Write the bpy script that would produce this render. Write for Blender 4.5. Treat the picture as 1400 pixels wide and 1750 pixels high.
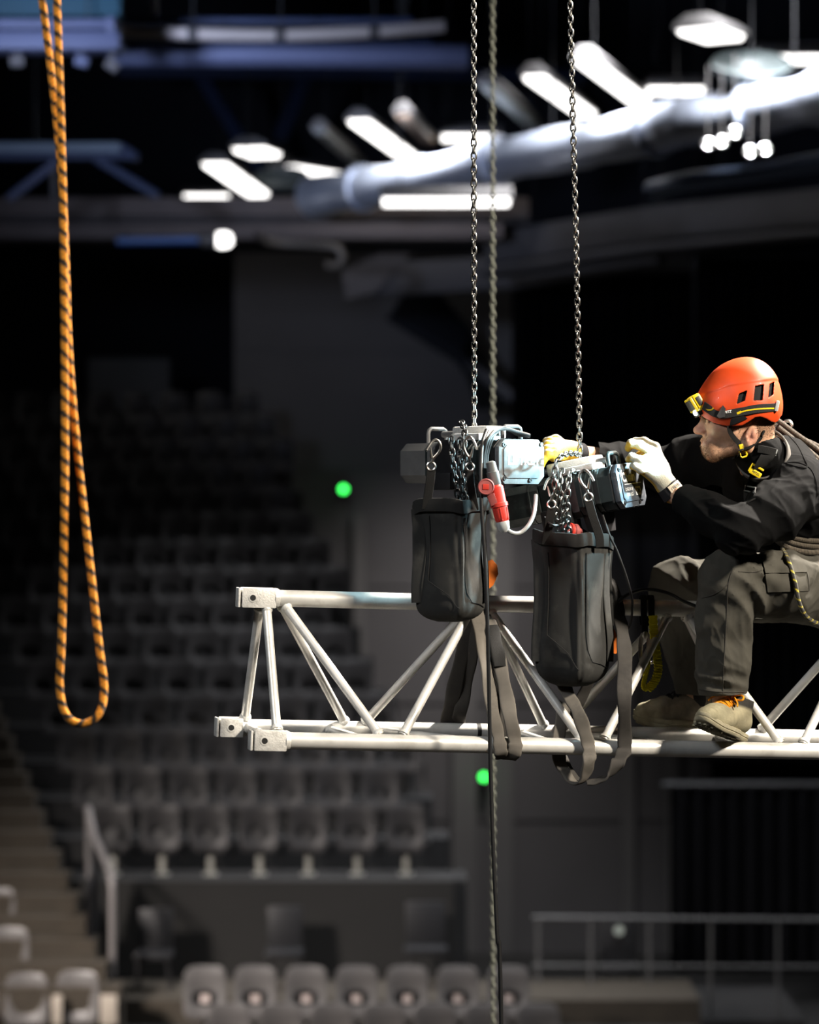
import bpy, bmesh, math, random
import numpy as np
from mathutils import Vector, Matrix
from mathutils.bvhtree import BVHTree

random.seed(7)
for _o in list(bpy.data.objects):
    bpy.data.objects.remove(_o)
SC = bpy.context.scene
COL = SC.collection

# ------------------------------------------------------------------ camera, world, lights, exposure
CZ = 7.0                                   # height of the lens above the arena floor
FPX = 85.0 / 24.0 * 1400                   # focal length in pixels
cam_data = bpy.data.cameras.new('camera')
cam_data.sensor_fit = 'HORIZONTAL'
cam_data.sensor_width = 24.0
cam_data.lens = 85.0
cam_data.clip_end = 200
cam_data.dof.use_dof = True
cam_data.dof.focus_distance = 8.12
cam_data.dof.aperture_fstop = 2.0
cam = bpy.data.objects.new('camera', cam_data)
COL.objects.link(cam)
cam.location = (0, 0, CZ)
cam.rotation_euler = (math.radians(90), 0, 0)
SC.camera = cam

world = bpy.data.worlds.new('world')
SC.world = world
world.use_nodes = True
world.node_tree.nodes['Background'].inputs[0].default_value = (0.5, 0.6, 0.9, 1)
world.node_tree.nodes['Background'].inputs[1].default_value = 0.003

SC.view_settings.view_transform = 'Standard'
SC.view_settings.look = 'None'
SC.view_settings.gamma = 1.0
SC.view_settings.exposure = 0.0
SC.view_settings.use_curve_mapping = False
SC.cycles.use_denoising = True
SC.cycles.max_bounces = 6
SC.cycles.caustics_reflective = False
SC.cycles.caustics_refractive = False


def aim(o, target):
    d = Vector(target) - o.location
    o.rotation_euler = d.to_track_quat('-Z', 'Y').to_euler()


def area_light(name, loc, target, power, size, color, spread=180):
    l = bpy.data.lights.new(name, 'AREA')
    l.energy = power
    l.shape = 'DISK'
    l.size = size
    l.color = color
    l.spread = math.radians(spread)
    o = bpy.data.objects.new(name, l)
    COL.objects.link(o)
    o.location = loc
    aim(o, target)
    return o


# arena work lights outside the frame (high, right of the truss) and the house light over the stands, then added fill lights
area_light('work_light', (6.2, 3.6, 11.6), (0.6, 8.2, 6.7), 165, 0.9, (1.0, 0.89, 0.74), 60)
area_light('work_light_behind', (5.6, 11.6, 13.2), (0.6, 8.3, 6.8), 640, 0.8, (1.0, 0.91, 0.80), 60)
area_light('left_fill', (-5.5, 2.0, 12.0), (-0.2, 8.1, 6.7), 34, 1.6, (0.92, 0.96, 1.0), 60)  # added fill for the faces turned to the left
area_light('house_light', (-8.6, 21.8, 8.4), (-2.4, 29.6, 2.0), 125, 1.6, (1.0, 0.90, 0.84), 42)
area_light('wall_fill', (1.6, 42.3, 9.5), (0.3, 46.0, 3.5), 30, 1.5, (1.0, 0.95, 0.93), 60)  # added fill that lifts the grey partition wall
area_light('roof_fill', (-5.0, 19.0, 10.2), (-2.6, 28.5, 11.8), 44, 1.0, (0.62, 0.72, 1.0), 38)  # added bluish fill for the steelwork at upper left
area_light('duct_fill', (3.5, 27.1, 12.8), (3.4, 27.6, 10.9), 260, 1.2, (0.93, 0.95, 1.0), 80)  # added fills that whiten the top of the silver duct
area_light('duct_fill', (2.1, 29.8, 12.9), (2.15, 30.3, 10.9), 260, 1.2, (0.93, 0.95, 1.0), 80)
area_light('duct_fill', (0.3, 32.8, 12.9), (0.35, 33.3, 10.9), 260, 1.2, (0.93, 0.95, 1.0), 80)


# ------------------------------------------------------------------ helpers
def P(px, py, y):
    """The point at depth y (metres from the lens) that the photograph shows at pixel px, py."""
    return Vector(((px - 700) * y / FPX, y, CZ - (py - 875) * y / FPX))


def tag(o, label=None, cat=None, group=None, kind=None):
    if label: o['label'] = label
    if cat: o['category'] = cat
    if group: o['group'] = group
    if kind: o['kind'] = kind
    return o


def empty(name, loc, label=None, cat=None, group=None, kind=None):
    o = bpy.data.objects.new(name, None)
    o.empty_display_size = 0.05
    COL.objects.link(o)
    o.location = loc
    return tag(o, label, cat, group, kind)


class MB:
    """Collects vertices and faces (world or local coordinates) for one mesh."""
    def __init__(s):
        s.v, s.f = [], []

    def add(s, verts, faces):
        n = len(s.v)
        s.v += [tuple(p) for p in verts]
        s.f += [tuple(i + n for i in f) for f in faces]
        return s

    def tube(s, pts, r, seg=10, closed=False, cap=True, flat=None, wdir=None):
        """Swept round (or, with flat=(half width, half thickness) and wdir, flat) section along pts."""
        pts = [Vector(p) for p in pts]
        n = len(pts)
        T = []
        for i in range(n):
            a = pts[(i - 1) % n] if (closed or i > 0) else pts[i]
            b = pts[(i + 1) % n] if (closed or i < n - 1) else pts[i]
            d = b - a
            T.append(d.normalized() if d.length > 1e-9 else Vector((0, 0, 1)))
        up = Vector((0, 0, 1)) if abs(T[0].z) < 0.9 else Vector((1, 0, 0))
        N = (up - T[0] * up.dot(T[0])).normalized()
        base = len(s.v)
        for i in range(n):
            if wdir is not None:
                w = Vector(wdir[i] if isinstance(wdir, list) else wdir)
                N = w - T[i] * w.dot(T[i])
                N = N.normalized() if N.length > 1e-6 else Vector((0, 1, 0))
            else:
                N = N - T[i] * N.dot(T[i])
                N = N.normalized() if N.length > 1e-6 else Vector((0, 1, 0))
            Bn = T[i].cross(N)
            rr = r[i] if isinstance(r, (list, tuple)) else r
            for k in range(seg):
                a = 2 * math.pi * k / seg
                c, q = math.cos(a), math.sin(a)
                if flat:
                    e = 0.45
                    x = flat[0] * math.copysign(abs(c) ** e, c)
                    z = flat[1] * math.copysign(abs(q) ** e, q)
                    if rr is not None: x *= rr
                    s.v.append(tuple(pts[i] + N * x + Bn * z))
                else:
                    s.v.append(tuple(pts[i] + N * (c * rr) + Bn * (q * rr)))
        m = n if closed else n - 1
        for i in range(m):
            j = (i + 1) % n
            for k in range(seg):
                l = (k + 1) % seg
                s.f.append((base + i * seg + k, base + i * seg + l, base + j * seg + l, base + j * seg + k))
        if cap and not closed:
            s.f.append(tuple(base + k for k in reversed(range(seg))))
            s.f.append(tuple(base + (n - 1) * seg + k for k in range(seg)))
        return s

    def box(s, c, size, rot=None, bevel=0.0):
        bm = bmesh.new()
        bmesh.ops.create_cube(bm, size=1)
        for v in bm.verts:
            v.co = Vector((v.co.x * size[0], v.co.y * size[1], v.co.z * size[2]))
        if bevel > 0:
            bmesh.ops.bevel(bm, geom=list(bm.edges), offset=bevel, segments=2, affect='EDGES', profile=0.6)
        M = Matrix.Translation(Vector(c)) @ (rot.to_4x4() if rot is not None else Matrix())
        return s.frombm(bm, M)

    def prism(s, prof, x0, x1, bevel=0.0, M=None):
        """Polygon prof [(y, z)] extruded along x from x0 to x1."""
        bm = bmesh.new()
        a = [bm.verts.new((x0, y, z)) for y, z in prof]
        b = [bm.verts.new((x1, y, z)) for y, z in prof]
        n = len(prof)
        for i in range(n):
            j = (i + 1) % n
            bm.faces.new((a[i], a[j], b[j], b[i]))
        ends = [bm.faces.new(list(reversed(a))), bm.faces.new(b)]
        bmesh.ops.recalc_face_normals(bm, faces=bm.faces)
        if bevel > 0:
            es = set()
            for f in ends:
                es.update(f.edges)
            bmesh.ops.bevel(bm, geom=list(es), offset=bevel, segments=2, affect='EDGES', profile=0.6)
        return s.frombm(bm, M or Matrix())

    def lathe(s, prof, M, seg=20):
        """prof [(radius, along)] turned about the local z axis of M."""
        base = len(s.v)
        for r, h in prof:
            for k in range(seg):
                a = 2 * math.pi * k / seg
                s.v.append(tuple(M @ Vector((r * math.cos(a), r * math.sin(a), h))))
        for i in range(len(prof) - 1):
            for k in range(seg):
                l = (k + 1) % seg
                s.f.append((base + i * seg + k, base + i * seg + l, base + (i + 1) * seg + l, base + (i + 1) * seg + k))
        s.f.append(tuple(base + k for k in reversed(range(seg))))
        s.f.append(tuple(base + (len(prof) - 1) * seg + k for k in range(seg)))
        return s

    def frombm(s, bm, M):
        bm.verts.index_update()
        s.add([M @ v.co for v in bm.verts], [[v.index for v in f.verts] for f in bm.faces])
        bm.free()
        return s

    def data(s, name, off=None):
        me = bpy.data.meshes.new(name)
        v = s.v if off is None else [(p[0] - off[0], p[1] - off[1], p[2] - off[2]) for p in s.v]
        me.from_pydata(v, [], s.f)
        me.update()
        return me


def smooth_mesh(me, angle=35):
    me.polygons.foreach_set('use_smooth', [True] * len(me.polygons))
    try:
        me.set_sharp_from_angle(angle=math.radians(angle))
    except Exception:
        pass


def obj(name, mb, mat, parent=None, local=False, smooth=True, angle=35):
    """One mesh object. World coordinates unless local; a top-level one gets its origin at its base."""
    if isinstance(mb, MB):
        if parent is None and not local:
            lo = [min(p[i] for p in mb.v) for i in range(3)]
            hi = [max(p[i] for p in mb.v) for i in range(3)]
            off = Vector(((lo[0] + hi[0]) / 2, (lo[1] + hi[1]) / 2, lo[2]))
            me = mb.data(name, off)
        else:
            off = None
            me = mb.data(name)
        bm = bmesh.new(); bm.from_mesh(me)
        bmesh.ops.recalc_face_normals(bm, faces=bm.faces)
        bm.to_mesh(me); bm.free()
    else:
        me, off = mb, None
    if smooth: smooth_mesh(me, angle)
    if mat is not None and len(me.materials) == 0: me.materials.append(mat)
    o = bpy.data.objects.new(name, me)
    COL.objects.link(o)
    if parent is not None:
        o.parent = parent
        if not local:
            w = parent
            L = Vector((0, 0, 0))
            while w is not None:
                L += w.location
                w = w.parent
            o.location = -L
    elif off is not None:
        o.location = off
    return o


def spline(pts, per=8, closed=False):
    """Catmull-Rom through pts."""
    pts = [Vector(p) for p in pts]
    n = len(pts)
    out = []
    for i in range(n if closed else n - 1):
        if closed:
            p0, p1, p2, p3 = pts[(i - 1) % n], pts[i], pts[(i + 1) % n], pts[(i + 2) % n]
        else:
            p0 = pts[i - 1] if i > 0 else pts[0] * 2 - pts[1]
            p1, p2 = pts[i], pts[i + 1]
            p3 = pts[i + 2] if i + 2 < n else pts[n - 1] * 2 - pts[n - 2]
        for k in range(per):
            t = k / per
            out.append(0.5 * ((2 * p1) + (p2 - p0) * t + (2 * p0 - 5 * p1 + 4 * p2 - p3) * t * t + (3 * p1 - p0 - 3 * p2 + p3) * t ** 3))
    if not closed: out.append(pts[-1])
    return out


def text_mb(txt, size, M, depth=0.0006, bold=0.0, align='CENTER'):
    cu = bpy.data.curves.new('lettering', 'FONT')
    cu.body = txt; cu.size = size; cu.extrude = depth; cu.offset = bold
    cu.align_x = align; cu.align_y = 'CENTER'
    cu.resolution_u = 3
    t = bpy.data.objects.new('lettering_source', cu)
    COL.objects.link(t)
    dg = bpy.context.evaluated_depsgraph_get()
    me = bpy.data.meshes.new_from_object(t.evaluated_get(dg))
    mb = MB().add([M @ v.co for v in me.vertices], [list(p.vertices) for p in me.polygons])
    bpy.data.objects.remove(t); bpy.data.curves.remove(cu); bpy.data.meshes.remove(me)
    return mb


def axes(x, y, z, o=(0, 0, 0)):
    M = Matrix((x, y, z)).transposed().to_4x4()
    M.translation = Vector(o)
    return M


def along(a, b):
    """Matrix at a whose z axis points to b."""
    z = (Vector(b) - Vector(a)).normalized()
    x = Vector((0, -1, 0)) - z * Vector((0, -1, 0)).dot(z)
    x = x.normalized() if x.length > 1e-3 else Vector((1, 0, 0))
    return axes(x, z.cross(x), z, a)


# ------------------------------------------------------------------ materials
def mat(name, color, rough=0.6, metal=0.0, var=0.12, scale=20.0, bump=0.0, bscale=120.0, spec=0.5, emit=None, coat=0.0, sheen=0.0, dark=None, dscale=6.0, damt=0.5):
    m = bpy.data.materials.new(name)
    m.use_nodes = True
    nt = m.node_tree
    b = nt.nodes['Principled BSDF']
    b.inputs['Roughness'].default_value = rough
    b.inputs['Metallic'].default_value = metal
    b.inputs['Specular IOR Level'].default_value = spec
    b.inputs['Coat Weight'].default_value = coat
    b.inputs['Sheen Weight'].default_value = sheen
    tc = nt.nodes.new('ShaderNodeTexCoord')
    n = nt.nodes.new('ShaderNodeTexNoise')
    n.inputs['Scale'].default_value = scale
    n.inputs['Detail'].default_value = 4
    nt.links.new(tc.outputs['Object'], n.inputs['Vector'])
    r = nt.nodes.new('ShaderNodeValToRGB')
    r.color_ramp.elements[0].position = 0.3
    r.color_ramp.elements[1].position = 0.7
    lo = [c * (1 - var) for c in color]; hi = [min(1, c * (1 + var)) for c in color]
    r.color_ramp.elements[0].color = (*lo, 1); r.color_ramp.elements[1].color = (*hi, 1)
    nt.links.new(n.outputs['Fac'], r.inputs['Fac'])
    out = r.outputs['Color']
    if dark is not None:                       # wear and grime with a shape of its own
        n2 = nt.nodes.new('ShaderNodeTexNoise')
        n2.inputs['Scale'].default_value = dscale; n2.inputs['Detail'].default_value = 6; n2.inputs['Roughness'].default_value = 0.65
        nt.links.new(tc.outputs['Object'], n2.inputs['Vector'])
        rr = nt.nodes.new('ShaderNodeValToRGB')
        rr.color_ramp.elements[0].position = 0.52; rr.color_ramp.elements[1].position = 0.68
        rr.color_ramp.elements[0].color = (0, 0, 0, 1); rr.color_ramp.elements[1].color = (damt, damt, damt, 1)
        nt.links.new(n2.outputs['Fac'], rr.inputs['Fac'])
        mx = nt.nodes.new('ShaderNodeMix'); mx.data_type = 'RGBA'
        nt.links.new(rr.outputs['Color'], mx.inputs[0])
        nt.links.new(out, mx.inputs[6])
        mx.inputs[7].default_value = (*dark, 1)
        out = mx.outputs[2]
    nt.links.new(out, b.inputs['Base Color'])
    if bump > 0:
        n3 = nt.nodes.new('ShaderNodeTexNoise'); n3.inputs['Scale'].default_value = bscale; n3.inputs['Detail'].default_value = 3
        nt.links.new(tc.outputs['Object'], n3.inputs['Vector'])
        bp = nt.nodes.new('ShaderNodeBump'); bp.inputs['Strength'].default_value = bump; bp.inputs['Distance'].default_value = 0.004
        nt.links.new(n3.outputs['Fac'], bp.inputs['Height'])
        nt.links.new(bp.outputs['Normal'], b.inputs['Normal'])
    if emit:
        b.inputs['Emission Color'].default_value = (*emit[0], 1)
        b.inputs['Emission Strength'].default_value = emit[1]
    return m


def weave_mat(name, color, rough=0.85, scale=900.0, strength=0.5, sheen=0.0, var=0.12, dark=None, damt=0.4, dscale=9.0):
    m = mat(name, color, rough, 0, var, 12.0, sheen=sheen, spec=0.08, dark=dark, damt=damt, dscale=dscale)
    nt = m.node_tree
    tc = nt.nodes.new('ShaderNodeTexCoord')
    w = nt.nodes.new('ShaderNodeTexVoronoi'); w.inputs['Scale'].default_value = scale
    nt.links.new(tc.outputs['Object'], w.inputs['Vector'])
    n = nt.nodes.new('ShaderNodeTexNoise'); n.inputs['Scale'].default_value = scale * 0.06; n.inputs['Detail'].default_value = 3
    nt.links.new(tc.outputs['Object'], n.inputs['Vector'])
    ad = nt.nodes.new('ShaderNodeMath'); ad.operation = 'ADD'
    nt.links.new(w.outputs['Distance'], ad.inputs[0]); nt.links.new(n.outputs['Fac'], ad.inputs[1])
    bp = nt.nodes.new('ShaderNodeBump'); bp.inputs['Strength'].default_value = strength; bp.inputs['Distance'].default_value = 0.0025
    nt.links.new(ad.outputs[0], bp.inputs['Height'])
    nt.links.new(bp.outputs['Normal'], nt.nodes['Principled BSDF'].inputs['Normal'])
    return m


def attr_mat(name, rough=0.6, bump=0.2, bscale=250.0, spec=0.4, sheen=0.0, sss=0.0):
    """Colour from the point colour attribute 'tint' (panels and pigments of the object itself)."""
    m = mat(name, (0.5, 0.5, 0.5), rough, 0, 0.1, 30, bump, bscale, spec, sheen=sheen)
    nt = m.node_tree
    b = nt.nodes['Principled BSDF']
    a = nt.nodes.new('ShaderNodeAttribute'); a.attribute_name = 'tint'
    n = nt.nodes.new('ShaderNodeTexNoise'); n.inputs['Scale'].default_value = 90; n.inputs['Detail'].default_value = 4
    tc = nt.nodes.new('ShaderNodeTexCoord'); nt.links.new(tc.outputs['Object'], n.inputs['Vector'])
    mp = nt.nodes.new('ShaderNodeMapRange'); mp.inputs['To Min'].default_value = 0.75; mp.inputs['To Max'].default_value = 1.2
    nt.links.new(n.outputs['Fac'], mp.inputs['Value'])
    mx = nt.nodes.new('ShaderNodeMix'); mx.data_type = 'RGBA'; mx.blend_type = 'MULTIPLY'; mx.inputs[0].default_value = 1
    nt.links.new(a.outputs['Color'], mx.inputs[6]); nt.links.new(mp.outputs[0], mx.inputs[7])
    nt.links.new(mx.outputs[2], b.inputs['Base Color'])
    if sss:
        b.inputs['Subsurface Weight'].default_value = sss
        b.inputs['Subsurface Radius'].default_value = (0.006, 0.002, 0.001)
    return m


def glow(name, color, strength):
    m = bpy.data.materials.new(name); m.use_nodes = True
    nt = m.node_tree
    for n in list(nt.nodes):
        if n.type == 'BSDF_PRINCIPLED': nt.nodes.remove(n)
    e = nt.nodes.new('ShaderNodeEmission')
    e.inputs[0].default_value = (*color, 1); e.inputs[1].default_value = strength
    nt.links.new(e.outputs[0], nt.nodes['Material Output'].inputs[0])
    return m


M_ALU = mat('aluminium', (0.84, 0.83, 0.79), 0.36, 0.35, 0.10, 14, 0.05, 400, dark=(0.42, 0.39, 0.34), dscale=9, damt=0.45)
M_ALU_CAST = mat('cast_aluminium', (0.80, 0.79, 0.75), 0.5, 0.3, 0.12, 40, 0.25, 220, dark=(0.3, 0.28, 0.25), dscale=30, damt=0.5)
M_STEEL = mat('zinc_steel', (0.72, 0.70, 0.66), 0.28, 1.0, 0.1, 60)
M_CHAIN = mat('chain_steel', (0.27, 0.265, 0.25), 0.30, 1.0, 0.18, 90)
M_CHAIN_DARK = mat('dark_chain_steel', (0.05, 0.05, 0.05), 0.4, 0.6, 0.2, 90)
M_CHAIN_FAR = mat('galvanised_chain', (0.26, 0.27, 0.22), 0.5, 0.3, 0.12, 40)
M_BLACKPLASTIC = mat('black_plastic', (0.013, 0.013, 0.0145), 0.45, 0, 0.15, 30, 0.05)
M_HOUSING = mat('black_paint', (0.020, 0.028, 0.028), 0.38, 0.15, 0.2, 25, 0.08, 500, dark=(0.16, 0.16, 0.16), dscale=28, damt=0.25)
M_HOUSING_GREY = mat('grey_paint', (0.12, 0.12, 0.12), 0.5, 0.1, 0.12, 25, 0.08, 400, dark=(0.05, 0.05, 0.05), dscale=14, damt=0.4)
M_PLATE = mat('cover_paint', (0.125, 0.14, 0.145), 0.62, 0.0, 0.1, 20, 0.04, 300, dark=(0.45, 0.47, 0.47), dscale=30, damt=0.25)
M_PLATE_DARK = mat('dark_cover_paint', (0.05, 0.06, 0.075), 0.55, 0.0, 0.1, 20, 0.04, 300, dark=(0.45, 0.47, 0.47), dscale=26, damt=0.35)
M_WHITEPRINT = mat('white_print', (0.85, 0.87, 0.87), 0.6, 0, 0.04)
M_BLACKPRINT = mat('black_print', (0.02, 0.02, 0.02), 0.6, 0, 0.04)
M_BAG = weave_mat('bag_canvas', (0.040, 0.040, 0.0385), 0.9, 1300, 0.3, 0.0, 0.15, dark=(0.10, 0.098, 0.09), damt=0.45, dscale=10)
M_BAGRIM = weave_mat('bag_binding', (0.030, 0.0295, 0.0285), 0.85, 1300, 0.3, 0.0)
M_WEBBING = weave_mat('black_webbing', (0.022, 0.022, 0.022), 0.8, 900, 0.5, 0.0)
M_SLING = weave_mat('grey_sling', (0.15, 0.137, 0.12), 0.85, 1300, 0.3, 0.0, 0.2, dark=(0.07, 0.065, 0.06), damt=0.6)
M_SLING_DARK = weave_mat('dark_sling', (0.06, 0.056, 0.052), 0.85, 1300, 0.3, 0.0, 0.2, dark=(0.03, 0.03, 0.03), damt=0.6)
M_RUBBER = mat('cable_rubber', (0.012, 0.012, 0.013), 0.45, 0, 0.15, 30, 0.1, 200)
M_GREYCABLE = mat('grey_cable', (0.36, 0.38, 0.38), 0.45, 0, 0.1, 30)
M_RED = mat('red_plastic', (0.62, 0.05, 0.035), 0.38, 0, 0.1, 30)
M_PALERED = mat('faded_red_plastic', (0.36, 0.09, 0.085), 0.5, 0, 0.12, 30)
M_DARKGLAND = mat('dark_gland_plastic', (0.11, 0.12, 0.12), 0.45, 0, 0.08, 30)
M_SEAMBAG = weave_mat('bag_seam', (0.03, 0.03, 0.03), 0.9, 900, 0.4)
M_GREYPLASTIC = mat('grey_plastic', (0.45, 0.47, 0.47), 0.45, 0, 0.08, 30)
M_ORANGETAG = mat('orange_tag', (0.85, 0.20, 0.02), 0.55, 0, 0.1, 60, 0.1)
M_YELLOW = mat('yellow_plastic', (0.80, 0.58, 0.01), 0.42, 0, 0.08, 50)
M_YELLOWWEB = weave_mat('yellow_webbing', (0.90, 0.80, 0.03), 0.75, 500, 0.7, 0.1)
M_TAPE = mat('black_tape', (0.015, 0.015, 0.015), 0.5)

# ------------------------------------------------------------------ setting: arena shell
M_FLOOR = mat('arena_floor', (0.045, 0.043, 0.042), 0.8, 0, 0.2, 2)
M_CEIL = mat('roof_paint', (0.012, 0.014, 0.022), 0.9, 0, 0.2, 1)
M_NAVY = mat('dark_wall_paint', (0.014, 0.016, 0.024), 0.9, 0, 0.2, 1)
M_GREYWALL = mat('grey_wall_paint', (0.15, 0.143, 0.145), 0.9, 0, 0.07, 0.8)
M_CONCRETE = mat('stair_concrete', (0.045, 0.036, 0.025), 0.85, 0, 0.15, 6, 0.1, 30)
M_TIER = mat('tier_concrete', (0.015, 0.0145, 0.0145), 0.9, 0, 0.15, 3)
M_DRAPE = mat('black_drape', (0.0035, 0.0035, 0.0042), 0.95, 0, 0.2, 3, spec=0.05)

YB, XW, ZC = 52.0, 15.0, 17.0


def slab(name, c, size, m, kind='structure', parent=None, bevel=0.0):
    o = obj(name, MB().box(c, size, None, bevel), m, parent, smooth=False)
    if kind and parent is None: o['kind'] = kind
    return o


slab('floor', (0, 21, -0.1), (2 * XW, 64, 0.2), M_FLOOR)
slab('ceiling', (0, 21, ZC + 0.1), (2 * XW, 64, 0.2), M_CEIL)
slab('wall_back', (0, YB + 0.1, ZC / 2), (2 * XW, 0.2, ZC), M_NAVY)
slab('wall_left', (-XW - 0.1, 21, ZC / 2), (0.2, 64, ZC), M_NAVY)
slab('wall_right', (XW + 0.1, 21, ZC / 2), (0.2, 64, ZC), M_NAVY)
slab('wall_front', (0, -11.1, ZC / 2), (2 * XW, 0.2, ZC), M_NAVY)

# grey partition wall behind the stand, with pilasters and a conduit
x0, x1, ty = P(400, 0, 46).x, P(1215, 0, 46).x, P(0, 430, 46).z
wp = obj('wall_partition', MB().box(((x0 + x1) / 2, 46.15, ty / 2), (x1 - x0, 0.3, ty)), M_GREYWALL, smooth=False)
wp['kind'] = 'structure'
M_PILASTER = mat('pilaster_paint', (0.19, 0.183, 0.18), 0.9, 0, 0.06, 0.8)
for px0, px1, pt in ((772, 815, 1000), (838, 878, 540), (603, 625, 880), (1064, 1086, 880), (1138, 1160, 880)):
    a, b = P(px0, 0, 45.9).x, P(px1, 0, 45.9).x
    h = P(0, pt, 45.9).z
    obj('pilaster', MB().box(((a + b) / 2, 45.93, h / 2), (b - a, 0.16, h), None, 0.02), M_PILASTER, wp, smooth=False)
# horizontal panel joints of the partition
for pz in (600, 800, 1000, 1200, 1400):
    z = P(0, pz, 45.98).z
    obj('joint_strip', MB().box(((x0 + x1) / 2, 45.99, z), (x1 - x0 - 0.1, 0.04, 0.03)), M_GREYWALL, wp, smooth=False)

M_BOOTH = mat('booth_paint', (0.10, 0.105, 0.115), 0.8, 0, 0.08, 2)
a, b = P(150, 700, 47), P(290, 612, 47)
bt = obj('wall_booth', MB().box(((a.x + b.x) / 2, 47.1, (a.z + b.z) / 2), (b.x - a.x, 0.2, b.z - a.z), None, 0.02), M_BOOTH, smooth=False)
bt['kind'] = 'structure'


def drape(name, px0, px1, pt, pb, y, label, waves):
    xa, xb = P(px0, 0, y).x, P(px1, 0, y).x
    zt, zb = P(0, pt, y).z, P(0, pb, y).z
    n = waves * 8
    mb = MB()
    pts = []
    for i in range(n + 1):
        t = i / n
        w = 0.11 * math.sin(t * waves * 2 * math.pi) + 0.04 * math.sin(t * waves * 3.3 + 1)
        pts.append((xa + (xb - xa) * t, y + w))
    v, f = [], []
    for x, yy in pts: v += [(x, yy, zb), (x, yy, zt), (x, yy + 0.03, zb), (x, yy + 0.03, zt)]
    for i in range(n):
        q = i * 4
        f += [(q, q + 4, q + 5, q + 1), (q + 2, q + 3, q + 7, q + 6), (q + 1, q + 5, q + 7, q + 3), (q, q + 2, q + 6, q + 4)]
    f += [(0, 1, 3, 2), (n * 4, n * 4 + 2, n * 4 + 3, n * 4 + 1)]
    mb.add(v, f)
    t = empty(name, ((xa + xb) / 2, y, zb), label, 'curtain')
    obj('cloth', mb, M_DRAPE, t)
    obj('curtain_rail', MB().tube([(xa - 0.1, y, zt + 0.03), (xb + 0.1, y, zt + 0.03)], 0.04, 8), M_BLACKPLASTIC, t)
    for x in (xa + 0.3, xb - 0.3):
        obj('hanger', MB().tube([(x, y, zt + 0.03), (x, y, ZC - 0.004)], 0.006, 5), M_BLACKPLASTIC, t)


drape('stage_drape', 876, 1275, 470, 845, 41, 'black drape hanging high behind the two chain hoists, its hem above the truss', 18)
drape('stage_drape', 1192, 1560, 440, 1300, 39, 'tall black drape behind the seated man and the right end of the truss', 16)
drape('stage_drape', 1146, 1560, 1345, 1660, 36, 'low black drape below the right end of the truss', 14)

# ------------------------------------------------------------------ stands
stand = empty('stand_terrace', (0, 31.4, 0), None, None, None, 'structure')
ROW_D, ROW_H = 0.8, 0.355
Y0 = 31.7
Z0 = CZ - 3.197 - 0.53 - 0.25               # tread under the front row of the upper block
NROW = 15
for i in range(NROW):
    y = Y0 + ROW_D * i
    z = Z0 + ROW_H * i
    xl, xr = -3.75 - 0.285 * i, 0.62 - 0.18 * i
    yb = y + ROW_D - 0.3 if i < NROW - 1 else y + 1.2
    obj('tier_step', MB().box(((xl + xr) / 2, (y - 0.3 + yb) / 2, z - 0.6), (xr - xl, yb - y + 0.3, 1.2)), M_TIER, stand, smooth=False)
# parapet wall in front of the upper block and the platform before it
M_PARAPET = mat('parapet_paint', (0.011, 0.0102, 0.009), 0.85, 0, 0.1, 2)
obj('parapet', MB().box(((-3.6 + 0.45) / 2, 31.3, (Z0 + 0.01) / 2), (4.1, 0.18, Z0 + 0.01)), M_PARAPET, stand, smooth=False)
ZP = P(0, 1695, 30.4).z
obj('platform', MB().box((-0.6, 30.55, ZP / 2), (7.2, 1.3, ZP)), M_CONCRETE, stand, smooth=False)
ZL = P(0, 1652, 29.0).z - 0.53 - 0.22       # tread of the lower rows
obj('tier_step', MB().box((0.0, 29.35, ZL / 2), (6.0, 1.1, ZL)), M_TIER, stand, smooth=False)
obj('tier_step', MB().box((0.0, 28.35, (ZL - 0.36) / 2), (6.0, 0.9, ZL - 0.36)), M_TIER, stand, smooth=False)

# left aisle stair
stair = empty('stair_aisle', (-3.6, 29, 0), None, None, None, 'structure')
for k in range(26):
    y = 29.0 + 0.4 * k
    z = P(0, 1690, 29).z + 0.1775 * k
    sh = -0.143 * k
    xa, xb = P(-30, 0, 29).x + sh - 0.4, P(205, 0, 29).x + sh - 0.05
    if k == 0: xb += 0.05
    obj('step', MB().box(((xa + xb) / 2, y + 0.23, z - 0.4), (xb - xa, 0.46, 0.8)), M_CONCRETE, stair, smooth=False)
    obj('step_nosing', MB().box(((xa + xb) / 2, y + 0.02, z + 0.008), (xb - xa, 0.05, 0.02)), mat('nosing', (0.06, 0.048, 0.034), 0.7) if k == 0 else bpy.data.materials['nosing'], stair, smooth=False)
# tiers under the left-hand seats
for i in range(8):
    y, z = 28.7 + 0.8 * i, P(0, 1665, 29).z - 0.53 - 0.22 + 0.39 * i
    obj('tier_step', MB().box((-5.6 - 0.25 * i, y + 0.25, z / 2), (3.4, 0.8, z)), M_TIER, stair, smooth=False)

# ------------------------------------------------------------------ stadium seats
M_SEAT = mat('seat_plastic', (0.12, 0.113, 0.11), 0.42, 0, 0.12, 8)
M_SEATSHADE = mat('shaded_seat_plastic', (0.028, 0.026, 0.026), 0.45, 0, 0.12, 8, spec=0.3)  # upper-stand copy of the seat plastic, its shade put into the colour
M_SEATPAN = mat('seat_pan_plastic', (0.014, 0.013, 0.013), 0.5, 0, 0.12, 8)  # shade in the backrest opening is put into this dark colour
M_SEATPLATE = mat('seat_plate', (0.62, 0.52, 0.48), 0.5, 0, 0.06, 8)  # pale plate stands for the lit spot inside the backrest opening
M_POST = mat('seat_post_paint', (0.42, 0.42, 0.38), 0.5, 0.2, 0.08, 8)


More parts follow.
